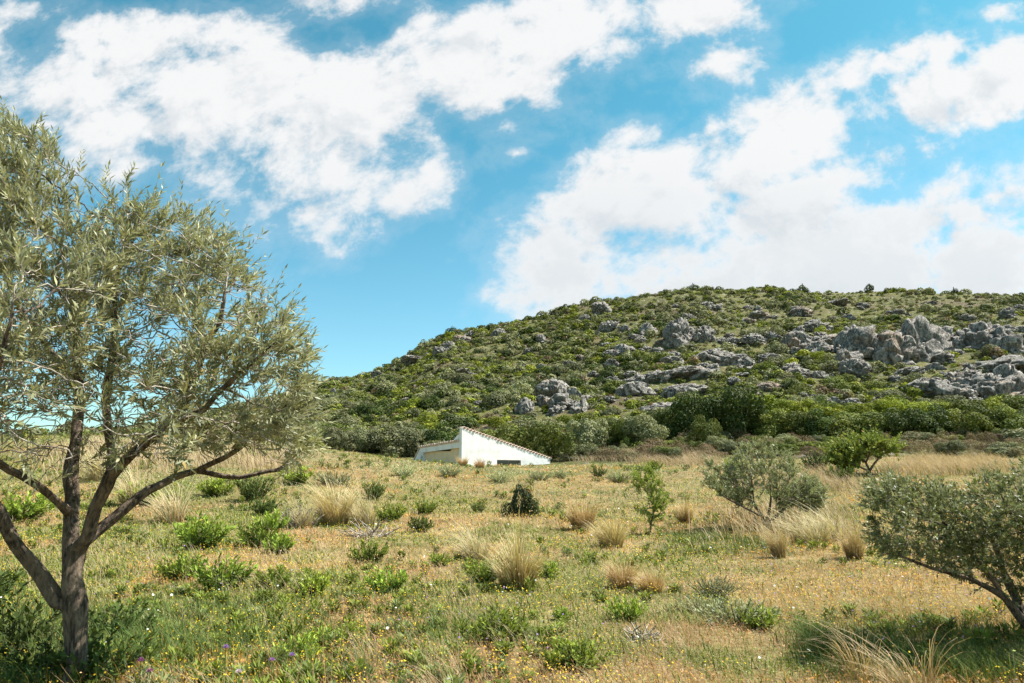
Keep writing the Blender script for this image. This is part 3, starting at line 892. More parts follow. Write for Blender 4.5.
    # window
    wn_ = link('window', None, root)
    fr = .07
    def box(x0, x1, y0, y1, z0, z1):
        return prism([(x0, z0), (x1, z0), (x1, z1), (x0, z1)], (0, y0, 0), ex, ez, ey, y1 - y0)
    solid('frame', [box(w0 + .002, w0 + fr, .14, .22, wbm + .002, wt - .002), box(w1 - fr, w1 - .002, .14, .22, wbm + .002, wt - .002), box(w0 + fr, w1 - fr, .14, .22, wt - fr, wt - .002),
                    box(w0 + fr, w1 - fr, .14, .22, wbm + .002, wbm + fr), box((w0 + w1) / 2 - .03, (w0 + w1) / 2 + .03, .142, .218, wbm + fr, wt - fr)], M['frame'], wn_)
    solid('pane', [box(w0 + fr, w1 - fr, .17, .19, wbm + fr, wt - fr)], M['glass'], wn_)
house()

# ------------------------------------------------------------------ rocks
def ico(sub):
    import bmesh
    bm = bmesh.new(); bmesh.ops.create_icosphere(bm, subdivisions=sub, radius=1)
    V_ = np.array([v.co[:] for v in bm.verts]); Q_ = np.array([[v.index for v in f.verts] for f in bm.faces]); bm.free()
    return V_, Q_
IV, IQ = ico(5)
def rock_template(seed, elong=1.0):
    rng = np.random.default_rng(seed)
    d = norm(IV)
    best = np.full(len(d), 9.0)
    # a cluster of 3-6 cut blocks fused together
    nb = rng.integers(3, 7)
    r = np.zeros(len(d))
    for b in range(nb):
        c = np.array([rng.uniform(-.55, .55), rng.uniform(-.4, .4), rng.uniform(-.25, .35)]) if b else np.zeros(3)
        s = rng.uniform(.45, .72) if b else .62
        m = np.full(len(d), 9.0)
        for k in range(11):
            n_ = norm(rng.normal(size=3)); dist = s * rng.uniform(.75, 1.1) + c @ n_
            q = d @ n_
            m = np.where(q > .02, np.minimum(m, np.maximum(dist, .05) / np.maximum(q, .02)), m)
        r = np.maximum(r, np.minimum(m, 1.15))
    p = d * r[:, None]
    rid = 1 - np.abs(2 * fbm(p[:, 0] * 2.3 + seed, p[:, 1] * 2.3, p[:, 2] * 1.6, 4, 40) - 1)
    p = p * (1 - .22 * sstep(.80, .98, rid) + .10 * (fbm(p[:, 0] * 5, p[:, 1] * 5 + seed, p[:, 2] * 5, 3, 50) - .5))[:, None]
    return mesh_np('rock', p, IQ, M['rock'], smooth=False)
ROCKS = [rock_template(100 + i) for i in range(9)]
RK = [  # px, py, w px, h px
    (874, 337, 40, 40), (918, 339, 54, 44), (896, 345, 30, 30), (949, 335, 26, 28), (967, 337, 18, 18), (998, 333, 46, 32), (848, 350, 20, 22), (854, 362, 22, 18), (925, 380, 16, 15), (961, 372, 20, 24), (941, 382, 34, 18),
    (979, 374, 22, 18), (992, 378, 34, 26), (1015, 378, 24, 30), (965, 387, 22, 12), (1012, 356, 36, 18), (1012, 311, 12, 10), (910, 365, 18, 8), (1024, 340, 30, 30), (1030, 395, 30, 22),
    (705, 333, 16, 16), (688, 327, 12, 10), (711, 354, 28, 11), (731, 358, 26, 15), (748, 360, 13, 13), (768, 358, 20, 11), (799, 342, 20, 22), (793, 350, 12, 9), (774, 334, 15, 9), (817, 325, 20, 13), (822, 338, 24, 13),
    (820, 347, 24, 14), (846, 346, 18, 18), (840, 300, 18, 8), (805, 311, 18, 9), (688, 371, 28, 12), (688, 391, 26, 15), (713, 366, 16, 9), (770, 385, 18, 9), (824, 398, 18, 11), (837, 400, 12, 9), (805, 394, 12, 7), (705, 388, 12, 7),
    (688, 315, 11, 6), (758, 307, 6, 6), (762, 330, 10, 7), (601, 307, 18, 13), (586, 317, 9, 8), (611, 323, 15, 13), (646, 329, 16, 15), (625, 327, 10, 9), (637, 335, 12, 8), (682, 331, 22, 26), (553, 389, 24, 20), (566, 401, 28, 20),
    (580, 405, 16, 16), (525, 405, 13, 15), (574, 364, 20, 8), (637, 389, 26, 15), (656, 375, 32, 13), (643, 377, 15, 12), (682, 390, 36, 13), (674, 360, 18, 9), (690, 318, 10, 6), (541, 337, 9, 9), (502, 331, 8, 9), (662, 405, 28, 12), (700, 372, 18, 10),
    (461, 337, 20, 15), (439, 347, 11, 17), (449, 343, 13, 12), (416, 358, 26, 10), (429, 353, 11, 9), (470, 331, 12, 8), (499, 330, 13, 11), (379, 372, 20, 8), (335, 390, 9, 11), (392, 368, 9, 6), (465, 369, 22, 8), (480, 401, 15, 7),
    (900, 310, 10, 5), (930, 301, 9, 4), (860, 306, 8, 4), (975, 398, 10, 7), (880, 392, 16, 8), (868, 405, 12, 7), (735, 340, 12, 7), (742, 372, 14, 7), (660, 350, 12, 8), (610, 352, 12, 7), (595, 372, 10, 6), (540, 365, 9, 6), (430, 385, 9, 5), (544, 399, 14, 13), (575, 392, 13, 11), (557, 408, 16, 10)]
rock_xy = []
_rr = random.Random(8)
for k in range(125):
    px = _rr.uniform(570, 1022); py = _rr.uniform(302 if px > 660 else 330, 400)
    q_ = _rr.uniform(0, 1) ** 2; RK.append((px, py, 5 + 13 * q_, 3.5 + 7 * q_))
for k in range(16):
    px = _rr.uniform(380, 560); RK.append((px, _rr.uniform(385 - (px - 380) * .28, 405), _rr.uniform(5, 9), _rr.uniform(3, 6)))
NAMED = {0: 'large rounded grey crag with slanting cracks, leftmost of the big cliff', 1: 'largest grey limestone crag in the middle of the right cliff', 5: 'orange stained rock face at the right end of the cliff',
         53: 'upper block of the pale outcrop above and right of the farmhouse', 54: 'big pale grey outcrop standing above and right of the farmhouse roof', 68: 'grey crag on the steep left shoulder of the ridge',
         46: 'pale rock just below the ridge line left of the summit', 52: 'tan rock slab on the upper mid slope between shrubs', 59: 'long pale rock ledge above the dark trees at mid hill'}
for i, (px, py, wpx, hpx) in enumerate(RK):
    g0 = ground_at(px, py + hpx * .32 + (7 if px > 840 and py > 320 else 2), 60)
    fw = g0[1] * cp + (g0[2] - CAMZ) * sp
    k_ = 1.15 if wpx >= 24 and px > 840 else (1.04 if wpx > 8 else 1.0); wm, hm_ = wpx * fw / F * .72 * k_, hpx * fw / F * .75 * k_
    rr = random.Random(i)
    if px < 520: wm, hm_ = wm * .8, hm_ * .72
    o = link('rock', ROCKS[(i * 4 + 1) % 9])
    o.location = (g0[0], g0[1] + wm * .25, g0[2] + hm_ * .10)
    o.scale = (wm, wm * rr.uniform(.7, 1.0), hm_)
    o.rotation_euler = (rr.uniform(-.15, .15), rr.uniform(-.2, .2), rr.uniform(-.6, .6) + (math.pi if i % 2 else 0))
    rock_xy.append((g0[0], g0[1], wm))
    if i in NAMED: lab = NAMED[i]
    elif px < 520: lab = 'small grey rock on the left shoulder of the hill among shrubs'
    elif px >= 845 and 325 <= py <= 400: lab = 'grey limestone block in the broken cliff at right hillside'
    elif py < 320: lab = 'low pale rock near the hill top among low shrubs'
    elif px < 660: lab = 'grey limestone outcrop on the slope right of the farmhouse'
    else: lab = 'weathered grey boulder on the mid slope between green shrubs'
    tag(o, lab, 'rock', 'limestone rocks on the hillside')
rock_xy = np.array(rock_xy)

# ------------------------------------------------------------------ bushes at the foot of the hill and on it
rs = np.random.default_rng(5)
BIG = {}; BDIM = {}
for k_, sd in (('dark', 1), ('mid', 2), ('lime', 3), ('grey', 4), ('brown', 5)):
    BIG[k_] = [bush_template('bush', 200 + sd * 10 + j, 5200 if k_ != 'brown' else 1500, .058 if k_ != 'brown' else .05, k_, lobes=26, lobr=(.18, .36), spread=.8, flat=1.7 if k_ != 'brown' else .8) for j in range(3)]
    for me_ in BIG[k_]:
        c_ = np.empty(len(me_.vertices) * 3, np.float32); me_.vertices.foreach_get('co', c_); c_ = c_.reshape(-1, 3)
        BDIM[me_.name] = (float(np.percentile(np.abs(c_[:, 0]), 99.5)), float(np.percentile(c_[:, 2], 99.7)))
def put_bush(px, py, wpx, hpx, kind, label, cat='bush', group=None, name='bush', ymin=20, i=0):
    g0 = ground_at(px, py, ymin)
    fw = g0[1] * cp + (g0[2] - CAMZ) * sp
    o = link(name, BIG[kind][i % 3])
    bw_, bh_ = BDIM[BIG[kind][i % 3].name]; wm, hm_ = wpx * fw / F * .5 / bw_, hpx * fw / F / bh_
    o.location = (g0[0], g0[1] + wm * .3, g0[2] - hm_ * .05); o.scale = (wm, wm * .9, hm_); o.rotation_euler = (0, 0, (i * 2.4) % 6.28)
    tag(o, label, cat, group)
    return (g0[0], g0[1], wm)
taken = []
FOOT = [
    (500, 462, 66, 40, 'mid', 'big rounded green bush directly behind the farmhouse roof'), (545, 462, 62, 42, 'mid', 'broad rounded green bush behind the right end of the farmhouse'),
    (440, 455, 56, 34, 'dark', 'dark green bush behind the porch of the farmhouse'), (392, 456, 56, 34, 'grey', 'olive green bush left of the farmhouse porch'),
    (362, 452, 40, 26, 'grey', 'pale grey-green bush at the meadow edge left of the farmhouse'), (415, 450, 40, 26, 'dark', 'small dark bush between the pale bush and the porch'), (338, 450, 34, 24, 'grey', 'grey-green bush beside the right tips of the tall olive'),
    (590, 452, 50, 36, 'grey', 'grey-olive bush standing right of the farmhouse'), (615, 446, 40, 30, 'mid', 'green bush tucked between two grey-olive bushes'), (648, 448, 46, 34, 'grey', 'wide grey-green bush left of the round dark bush'),
    (630, 447, 40, 28, 'mid', 'mid green bush behind the wide grey-green one'), (708, 446, 42, 32, 'mid', 'neat round bush standing in front of the dark tree clump'), (700, 437, 60, 48, 'dark', 'tall dark evergreen bush left in the clump below the rocks'),
    (735, 437, 66, 52, 'dark', 'tallest dark evergreen bush in the clump below the rocks'), (757, 435, 40, 36, 'dark', 'dark evergreen bush at the right end of the clump'), (672, 432, 34, 26, 'dark', 'low dark bush at the left foot of the clump'),
]
for i, (px, py, wp, hp, kd, lab) in enumerate(FOOT):
    taken.append(put_bush(px, py, wp, hp, kd, lab, group='large bushes along the foot of the hill', ymin=52, i=i))
rr = random.Random(3)
BAND = []
for px in range(778, 1060, 21):
    BAND.append((px + rr.uniform(-6, 6), 437 + rr.uniform(-2, 3), rr.uniform(44, 58), rr.uniform(24, 34), rr.choice(['lime', 'dark', 'mid'])))
for px in range(765, 1060, 19):
    BAND.append((px + rr.uniform(-6, 6), 421 + rr.uniform(-3, 3), rr.uniform(38, 54), rr.uniform(20, 28), rr.choice(['lime', 'lime', 'mid', 'lime'])))
KN = {'lime': 'bright yellow-green', 'dark': 'dark green', 'mid': 'mid green', 'grey': 'grey-green', 'brown': 'brownish dry'}
for i, (px, py, wp, hp, kd) in enumerate(BAND):
    row = 'front' if i < 14 else 'back'
    lab = '%s dense bush in the %s row of the hedge-like band below the cliff' % (KN[kd], row)
    taken.append(put_bush(px, py, wp, hp, kd, lab, group='%s bushes in the band below the cliff' % row, ymin=60, i=i))
for i in range(125):
    px = rr.uniform(570, 1040) if i < 95 else rr.uniform(640, 800); py = rr.uniform(441, 459) if px > 680 else rr.uniform(449, 461)
    kd = rr.choice(['brown', 'brown', 'brown', 'mid', 'grey'])
    taken.append(put_bush(px, py, rr.uniform(14, 36), rr.uniform(8, 16), kd, 'low %s scrub bush on the strip between meadow and hill' % KN[kd], group='low scrub between meadow and hill', ymin=50, i=i))
# the hill itself
SM = {}
for k_, sd in (('dark', 1), ('mid', 2), ('lime', 3), ('grey', 4), ('brown', 5)):
    SM[k_] = [bush_template('hill_shrub', 400 + sd * 10 + j, 1300, .085, k_, lobes=10, lobr=(.24, .46), spread=.7) for j in range(3)]
cand = []
rngh = np.random.default_rng(77)
NH = 34000
yv = DF + (230) * rngh.uniform(0, 1, NH) ** .85
uvv = rngh.uniform(-.95, 1.0, NH)
xv = uvv * yv
zv = H(xv, yv)
szs = np.minimum(rngh.lognormal(-.2, .5, NH) * 1.0, 2.2)
patch = fbm(xv / 26, yv / 26, 0, 3, 91); p2 = fbm(xv / 14, yv / 14, 0, 3, 92)
kindv = np.where(p2 > .56, np.where(patch > .5, 3, 1), np.where(patch > .56, 0, np.where(patch < .42, 2, 1)))
rk = rngh.uniform(0, 1, NH)
kindv = np.where(rk < .12, 0, np.where(rk < .34, 3, np.where(rk < .42, 4, np.where(rk < .6, 2, kindv))))
KL = ['dark', 'mid', 'lime', 'grey', 'brown']
szs = np.where(kindv == 3, szs * 1.25, np.where(kindv == 2, szs * .9, np.where(kindv == 4, szs * .75, szs)))
szs = szs * np.where((xv / yv > .12) & (yv > 150), .8, 1) * (.55 + .9 * fbm(xv / 9, yv / 9, 0, 2, 97))
# keep off the rocks, thin where the slope is stony
ok = np.ones(NH, bool)
for (a, b, c_) in rock_xy:
    ok &= ~((np.abs(xv - a) < c_ * .85 + szs * .3) & (yv > b - c_ * (.7 if c_ < 1.6 else .95) - szs * (.45 if c_ < 1.6 else .75)) & (yv < b + c_ * .5) & (rngh.uniform(0, 1, NH) < .9))
stony = fbm(xv / 18, yv / 18, 0, 3, 95)
ok &= ~((stony > .57) & (xv / yv > .1) & (szs > .8) & (rngh.uniform(0, 1, NH) < .75))
for (a, b, c_) in taken:
    ok &= np.hypot(xv - a, yv - b) > c_ * .7
# only what this side of the ridge could show
T_ = (zv + szs - CAMZ) / yv
Rr = np.interp(xv / yv, [-1.2, -.3, .0, .3, .8], [300, 290, 255, 230, 215])
ok &= yv < Rr + 3
xv, yv, zv, szs, kindv = xv[ok], yv[ok], zv[ok], szs[ok], kindv[ok]
scr = 512 + F * xv / (yv * cp + (zv - CAMZ) * sp)
show = np.where((scr > 300) & (scr < 1030), szs / yv, 0)
order = np.argsort(-show)
big, rest = order[:290], order[290:]
print('hill shrubs', len(order))
def zone(px, y, z):
    py = 341.5 - F * (-y * sp + (z - CAMZ) * cp) / (y * cp + (z - CAMZ) * sp)
    if px < 470: s = 'left shoulder of the hill'
    elif px < 640: s = 'slope above the farmhouse'
    elif px < 850: s = 'middle of the hillside'
    else: s = 'right end of the hillside'
    h = 'low on the' if py > 385 else ('halfway up the' if py > 330 else 'high on the')
    return h + ' ' + s
KG = {'dark': 'rounded dark green shrub', 'mid': 'mid green shrub', 'lime': 'bright yellow-green shrub', 'grey': 'pale grey-green rounded shrub', 'brown': 'brownish half-dry shrub'}
for j, i in enumerate(big):
    kd = KL[kindv[i]]
    o = link('hill_shrub', SM[kd][j % 3], loc=(xv[i], yv[i], zv[i] - szs[i] * .12)); s_ = float(szs[i])
    o.scale = (s_ * float(rngh.uniform(.85, 1.2)), s_ * float(rngh.uniform(.85, 1.2)), s_ * float(rngh.uniform(.8, 1.15))); o.rotation_euler = (0, 0, float(rngh.uniform(0, 6.28)))
    tag(o, KG[kd] + ' ' + zone(scr[i], yv[i], zv[i]), 'shrub', 'shrubs scattered over the hillside')
# the remaining scrub as one mass
tv_, tq_, tc_ = [], [], []
protos = []
for k_ in range(5):
    for j in range(3):
        protos.append([bush_arrays(np.random.default_rng(600 + k_ * 5 + j), n_, l_, lobes=6, colA=KINDCOL[KL[k_]][0], colB=KINDCOL[KL[k_]][1], lobr=(.28, .5)) for n_, l_ in ((70, .30), (190, .20))])
off = 0
for i in rest:
    v, q, c = protos[kindv[i] * 3 + int(rngh.integers(3))][int(szs[i] > 1.0)]
    a = rngh.uniform(0, 6.28); ca, sa = math.cos(a), math.sin(a); s_ = szs[i]
    vv = np.stack([(v[:, 0] * ca - v[:, 1] * sa) * s_ * rngh.uniform(.85, 1.25) + xv[i], (v[:, 0] * sa + v[:, 1] * ca) * s_ * 1.1 + yv[i], v[:, 2] * s_ * rngh.uniform(.8, 1.15) + zv[i] - s_ * .12], 1)
    tv_.append(vv); tq_.append(q + off); off += len(v)
    tc_.append(c * rngh.uniform(.62, 1.35))
me = mesh_np('hillside_scrub', np.concatenate(tv_), np.concatenate(tq_), M['foliage'], col=np.concatenate(tc_))
tag(link('hillside_scrub', me), 'continuous small scrub covering the hillside between the larger shrubs', 'scrub', kind='stuff')
# little trees on the skyline
for i, (px, py, wp, hp, lab) in enumerate([(452, 329, 9, 11, 'small round tree on the rocky shoulder of the ridge'), (693, 289, 13, 11, 'broad low tree on the summit skyline'), (803, 291, 12, 14, 'rounded dark tree standing alone on the skyline'),
                                           (870, 291, 7, 14, 'thin little tree sticking up from the skyline'), (664, 292, 10, 10, 'small tree on the skyline left of the summit'), (954, 292, 6, 11, 'tiny spindly tree on the right skyline')]):
    g0 = ground_at(px, py, 150); fw = g0[1] * cp + (g0[2] - CAMZ) * sp; s_ = fw / F
    rt = link('skyline_tree', None, loc=(g0[0], g0[1], g0[2] - .2)); tag(rt, lab, 'tree', 'trees on the skyline')
    hgt = hp * s_
    cyl_v, cyl_q = tubes(np.array([[0, 0, 0], [.05, 0, hgt * .3], [0, .05, hgt * .7]]), np.array([-1, 0, 1]), np.array([.22, .16, .08]) * hgt / 3, lambda q: True, None)
    link('trunk', mesh_np('trunk', cyl_v, cyl_q, M['bark'], smooth=True), rt)
    cr = link('crown', SM['dark' if i != 4 else 'mid'][i % 3], rt); cr.location = (0, 0, hgt * (-.15 if i != 3 else .15)); cr.scale = (wp * s_ * .75, wp * s_ * .65, hgt * (.85 if i != 3 else .6)); cr.rotation_euler = (.15, .2, i * 1.3)

# ------------------------------------------------------------------ meadow plants
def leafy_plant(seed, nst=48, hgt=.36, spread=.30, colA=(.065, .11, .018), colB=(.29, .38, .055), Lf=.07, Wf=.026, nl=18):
    rng = np.random.default_rng(seed)
    B, Dd, Nn, LL, WW, CC = [], [], [], [], [], []
    sp_, spar = [], []
    for s_ in range(nst):
        a = rng.uniform(0, 6.28); r0 = spread * math.sqrt(rng.uniform(0, 1)); b = np.array([math.cos(a) * r0 * .35, math.sin(a) * r0 * .35, 0])
        h = hgt * rng.uniform(.5, 1.1) * (1 - .35 * r0 / spread)
        tip = b + np.array([math.cos(a) * r0 * .75, math.sin(a) * r0 * .75, h])
        n0 = len(sp_); sp_ += [np.array([0, 0, -.03]), b, (b + tip) / 2, tip]; spar += [-1, n0, n0 + 1, n0 + 2]
        fz = np.linspace(.12, 1, nl)
        ax_ = norm(tip - b)
        tone = rng.uniform(.75, 1.2)
        for f_ in fz:
            p = b + (tip - b) * f_
            sd = norm(np.cross(ax_, rng.normal(size=3)))
            B.append(p); Dd.append(norm(ax_ * (.35 + .8 * f_) + sd * .85)); Nn.append(norm(ax_ * .6 - sd * .3 + rng.normal(size=3) * .4 + np.array([0, 0, .4])))
            LL.append(Lf * rng.uniform(.6, 1.2)); WW.append(Wf * rng.uniform(.7, 1.2))
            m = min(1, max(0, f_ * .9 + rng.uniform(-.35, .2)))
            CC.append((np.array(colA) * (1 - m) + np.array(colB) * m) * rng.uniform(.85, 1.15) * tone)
    v, q = leaves_mesh(np.array(B), np.array(Dd), np.array(Nn), np.array(LL), np.array(WW), .15)
    tv, tq = tubes(np.array(sp_), np.array(spar), np.full(len(sp_), .003), lambda q_: True, rng)
    c = np.concatenate([np.repeat(np.array(CC), 4, 0), np.tile([.12, .11, .05], (len(tv), 1))])
    return mesh_np('leafy_plant', np.concatenate([v, tv]), np.concatenate([q, tq + len(v)]), M['foliage'], col=c)
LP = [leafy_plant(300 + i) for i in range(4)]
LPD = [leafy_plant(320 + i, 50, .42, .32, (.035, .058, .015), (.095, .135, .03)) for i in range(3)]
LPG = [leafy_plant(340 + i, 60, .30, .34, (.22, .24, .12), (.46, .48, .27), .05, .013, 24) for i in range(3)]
PLANTS = [  # px, py(base), width px, kind, label
    (497, 642, 56, 'g', 'bright green leafy bush in the centre foreground, its leaves upright'), (580, 668, 66, 'g', 'wide leafy green bush at the bottom right of centre'), (627, 620, 42, 'g', 'compact green leafy bush below the two brown-based tussocks'),
    (386, 592, 42, 'g', 'upright green leafy plant left of the big golden tussock'), (367, 563, 38, 'g', 'leafy green plant above the lone upright one, left of centre'), (441, 566, 24, 'g', 'small green plant close to the left of the big golden tussock'),
    (420, 532, 26, 'd', 'small dark green plant in mid meadow below the farmhouse porch'), (425, 514, 24, 'g', 'low green plant straight below the farmhouse corner'), (390, 521, 30, 'g', 'leafy green plant right of the pale wispy tussock'),
    (373, 499, 26, 'd', 'greyish dark low bush above the leafy green plants left of centre'), (478, 512, 16, 'd', 'tiny dark plant left of the dark conical shrub'), (484, 583, 40, 'g', 'green leafy clump at the left foot of the big golden tussock'),
    (546, 576, 26, 'g', 'small green clump right of the big golden tussock'), (563, 620, 22, 'g', 'little yellow-green plant between two foreground bushes'), (598, 477, 16, 'd', 'small dark bush right of the farmhouse at the meadow edge'),
    (320, 648, 40, 'g', 'leafy plant in the lower left meadow right of the purple thistles'), (298, 662, 46, 'g', 'large-leaved plant beside the purple thistles at the bottom'),
    (216, 496, 34, 'g', 'green plant under the lowest branch of the tall olive'), (254, 500, 36, 'd', 'dark green bush below the right tip of the lowest olive branch'), (264, 515, 28, 'd', 'dark plant in the stack left of the golden tussock'),
    (272, 530, 34, 'g', 'bright green plant left of the grey dead twigs'), (298, 484, 32, 'g', 'bright rounded bush just under the olive branch end'), (334, 485, 32, 's', 'grey-green low bush above the golden tussock at left'),
    (200, 548, 56, 'g', 'wide spread of green leaves right of the olive trunk'), (257, 548, 46, 'g', 'green leafy plant in the middle of the left meadow'), (279, 553, 36, 'g', 'green leafy plant right beside its twin in the left meadow'),
    (180, 580, 46, 'g', 'broad green clump nearest to the right of the olive trunk'), (222, 590, 58, 'g', 'broad green clump in the left meadow below the wide spread'), (275, 588, 36, 'g', 'upright green plant in a row of three, left meadow'), (311, 595, 40, 'g', 'upright green plant at the right end of the row of three'),
    (14, 650, 90, 'd', 'dark leafy bush in the shade at the bottom left corner'), (112, 640, 70, 'd', 'dark bushy plant at the right foot of the olive trunk'), (48, 675, 90, 'd', 'dark undergrowth plant in front of the olive trunk'), (100, 684, 90, 'd', 'dark bush hiding the base of the olive trunk'), (-20, 610, 80, 'd', 'dark bush under the left olive limb at the edge'),
    (715, 596, 44, 's', 'pale grey-green cushion bush with a white flower beside it'), (738, 624, 70, 's', 'wide pale grey-green cushion plant in the right foreground'), (700, 612, 40, 's', 'small pale cushion plant left of the wide one'), (760, 630, 40, 'g', 'green plant at the right edge of the pale cushion plants'),
    (560, 478, 20, 's', 'blue-green tuft in front of the right end of the farmhouse'), (540, 480, 22, 's', 'blue-green tuft in front of the farmhouse window'), (500, 482, 26, 's', 'blue-green tuft in front of the white facade'), (450, 476, 24, 's', 'blue-green tuft in front of the porch opening'), (405, 476, 26, 's', 'blue-green tuft left of the porch pillar'),
    (620, 482, 26, 's', 'grey-green tuft at the crest right of the small dark bush'), (655, 470, 18, 'g', 'small green bush on the meadow edge above the sapling'),
    (20, 520, 60, 'g', 'green leafy plant behind the left olive limb'), (140, 505, 40, 'g', 'green plant seen between the two right olive limbs'), (350, 640, 34, 'g', 'low green plant left of the centre foreground bush'),
    (815, 470, 26, 'd', 'dark low bush left of the broad-leaved tree'), (842, 482, 26, 'd', 'dark clump at the left foot of the broad-leaved tree'), (735, 470, 22, 'g', 'small green bush behind the small round olive'),
]
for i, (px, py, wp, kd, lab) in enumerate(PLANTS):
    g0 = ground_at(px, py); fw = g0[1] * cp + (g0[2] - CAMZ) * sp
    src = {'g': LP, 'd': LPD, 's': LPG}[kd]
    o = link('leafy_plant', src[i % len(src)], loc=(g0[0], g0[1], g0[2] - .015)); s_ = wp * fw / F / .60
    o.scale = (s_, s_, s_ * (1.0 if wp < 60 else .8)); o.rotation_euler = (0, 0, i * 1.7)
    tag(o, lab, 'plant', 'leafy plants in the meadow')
# dark conical shrub
g0 = ground_at(520, 516); fw = g0[1] * cp + (g0[2] - CAMZ) * sp; s_ = fw / F
rngc = np.random.default_rng(9)
v1, q1, c1 = bush_arrays(rngc, 2600, .06, lobes=9, colA=(.022, .04, .018), colB=(.07, .10, .04), lobr=(.22, .42), spread=.6)
v1 = v1 * np.array([17, 17, 36]) * s_; f_ = 1 - .42 * np.clip(v1[:, 2] / (36 * s_), 0, 1) + .18 * (vnoise(v1[:, 2] * 5, v1[:, 0] * 3, v1[:, 1] * 3, 2) - .5); v1[:, 0] *= f_; v1[:, 1] *= f_
v2, q2, c2 = bush_arrays(rngc, 900, .08, lobes=6, colA=(.04, .06, .02), colB=(.08, .11, .03))
v2 = v2 * np.array([14, 13, 19]) * s_ + np.array([10 * s_, -.1, 0])
v3, q3, c3 = bush_arrays(rngc, 700, .08, lobes=6, colA=(.025, .04, .018), colB=(.05, .075, .03)); v3 = v3 * np.array([12, 12, 16]) * s_ + np.array([-9 * s_, -.05, 0])
o = link('evergreen_shrub', mesh_np('evergreen_shrub', np.concatenate([v1, v2, v3]), np.concatenate([q1, q2 + len(v1), q3 + len(v1) + len(v2)]), M['foliage'], col=np.concatenate([c1, c2, c3])), loc=g0)
tag(o, 'small dark conical evergreen shrub alone in mid meadow below the farmhouse', 'shrub')

# ------------------------------------------------------------------ ribbons: tussocks and meadow grass
def ribbons(rng, base, h, w, lean, curve, colr, seg=3, tipcol=None):
    """bent tapered blades; lean (n,3) horizontal direction*amount"""
    n = len(base)
    V_ = np.empty((n, seg + 1, 2, 3)); Cc = np.empty((n, seg + 1, 2, 3))
    az = rng.uniform(0, math.pi, n); side = np.stack([np.cos(az), np.sin(az), 0 * az], 1)
    side = side * .6 + np.array([.6, 0, 0]) ; side = norm(side)
    for k in range(seg + 1):
        f_ = k / seg
        p = base + np.array([0, 0, 1]) * (h * f_ * (1 - curve * f_ * f_ * .45))[:, None] + lean * (h * (f_ ** 1.7))[:, None]
        ww = w * (1 - f_ * .85) * .5
        V_[:, k, 0] = p - side * ww[:, None]; V_[:, k, 1] = p + side * ww[:, None]
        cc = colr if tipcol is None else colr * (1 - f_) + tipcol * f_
        Cc[:, k, 0] = cc; Cc[:, k, 1] = cc
    idx = np.arange(n * (seg + 1) * 2).reshape(n, seg + 1, 2)
    q = np.stack([idx[:, :-1, 0], idx[:, :-1, 1], idx[:, 1:, 1], idx[:, 1:, 0]], -1).reshape(-1, 4)
    return V_.reshape(-1, 3), q, Cc.reshape(-1, 3)

def tussock(seed, n=1000, wind=-.30, base_green=.3, gold=(.58, .44, .20), pale=(.72, .61, .36)):
    """unit plant: about 1 wide and 1 high"""
    rng = np.random.default_rng(seed)
    a = rng.uniform(0, 6.28, n); f = np.sqrt(rng.uniform(0, 1, n)); r = .24 * f
    b = np.stack([r * np.cos(a), r * np.sin(a), 0 * a], 1)
    h = 1.25 * rng.beta(3.2, 2.0, n) * (1 - .45 * f * rng.uniform(.4, 1, n))
    lump = .45 + 1.05 * vnoise(b[:, 0] * 8 + seed, b[:, 1] * 8, 0 * a, 3); h = h * lump
    out = .12 + .55 * f * rng.uniform(.4, 1.2, n)
    lean = np.stack([np.cos(a) * out + wind * rng.uniform(.0, 1.3, n), np.sin(a) * out + rng.normal(0, .12, n), 0 * a], 1)
    m = rng.uniform(0, 1, (n, 1))
    tip = np.array(gold) * (1 - m) + np.array(pale) * m
    bc = np.where(rng.uniform(0, 1, (n, 1)) < base_green, np.array([[.13, .15, .04]]), np.array([[.30, .20, .085]]))
    v, q, c = ribbons(rng, b, h, rng.uniform(.010, .022, n), lean, rng.uniform(.3, 1.1, n), bc * np.ones((n, 3)), 5, tip)
    return mesh_np('grass_tussock', v, q, M['grass'], col=c)
TS = [tussock(500 + i, 1000, w_) for i, w_ in enumerate((-.30, -.55, -.12, -.42, -.25))]
TSO = [tussock(510 + i, 850, -.25, .0, (.56, .36, .17), (.68, .51, .29)) for i in range(2)]
TSW = [tussock(520 + i, 330, -.55, .25, (.58, .49, .27), (.72, .64, .42)) for i in range(2)]
TSS = [tussock(530 + i, 110, -.62, .1, (.55, .42, .23), (.66, .52, .34)) for i in range(2)]
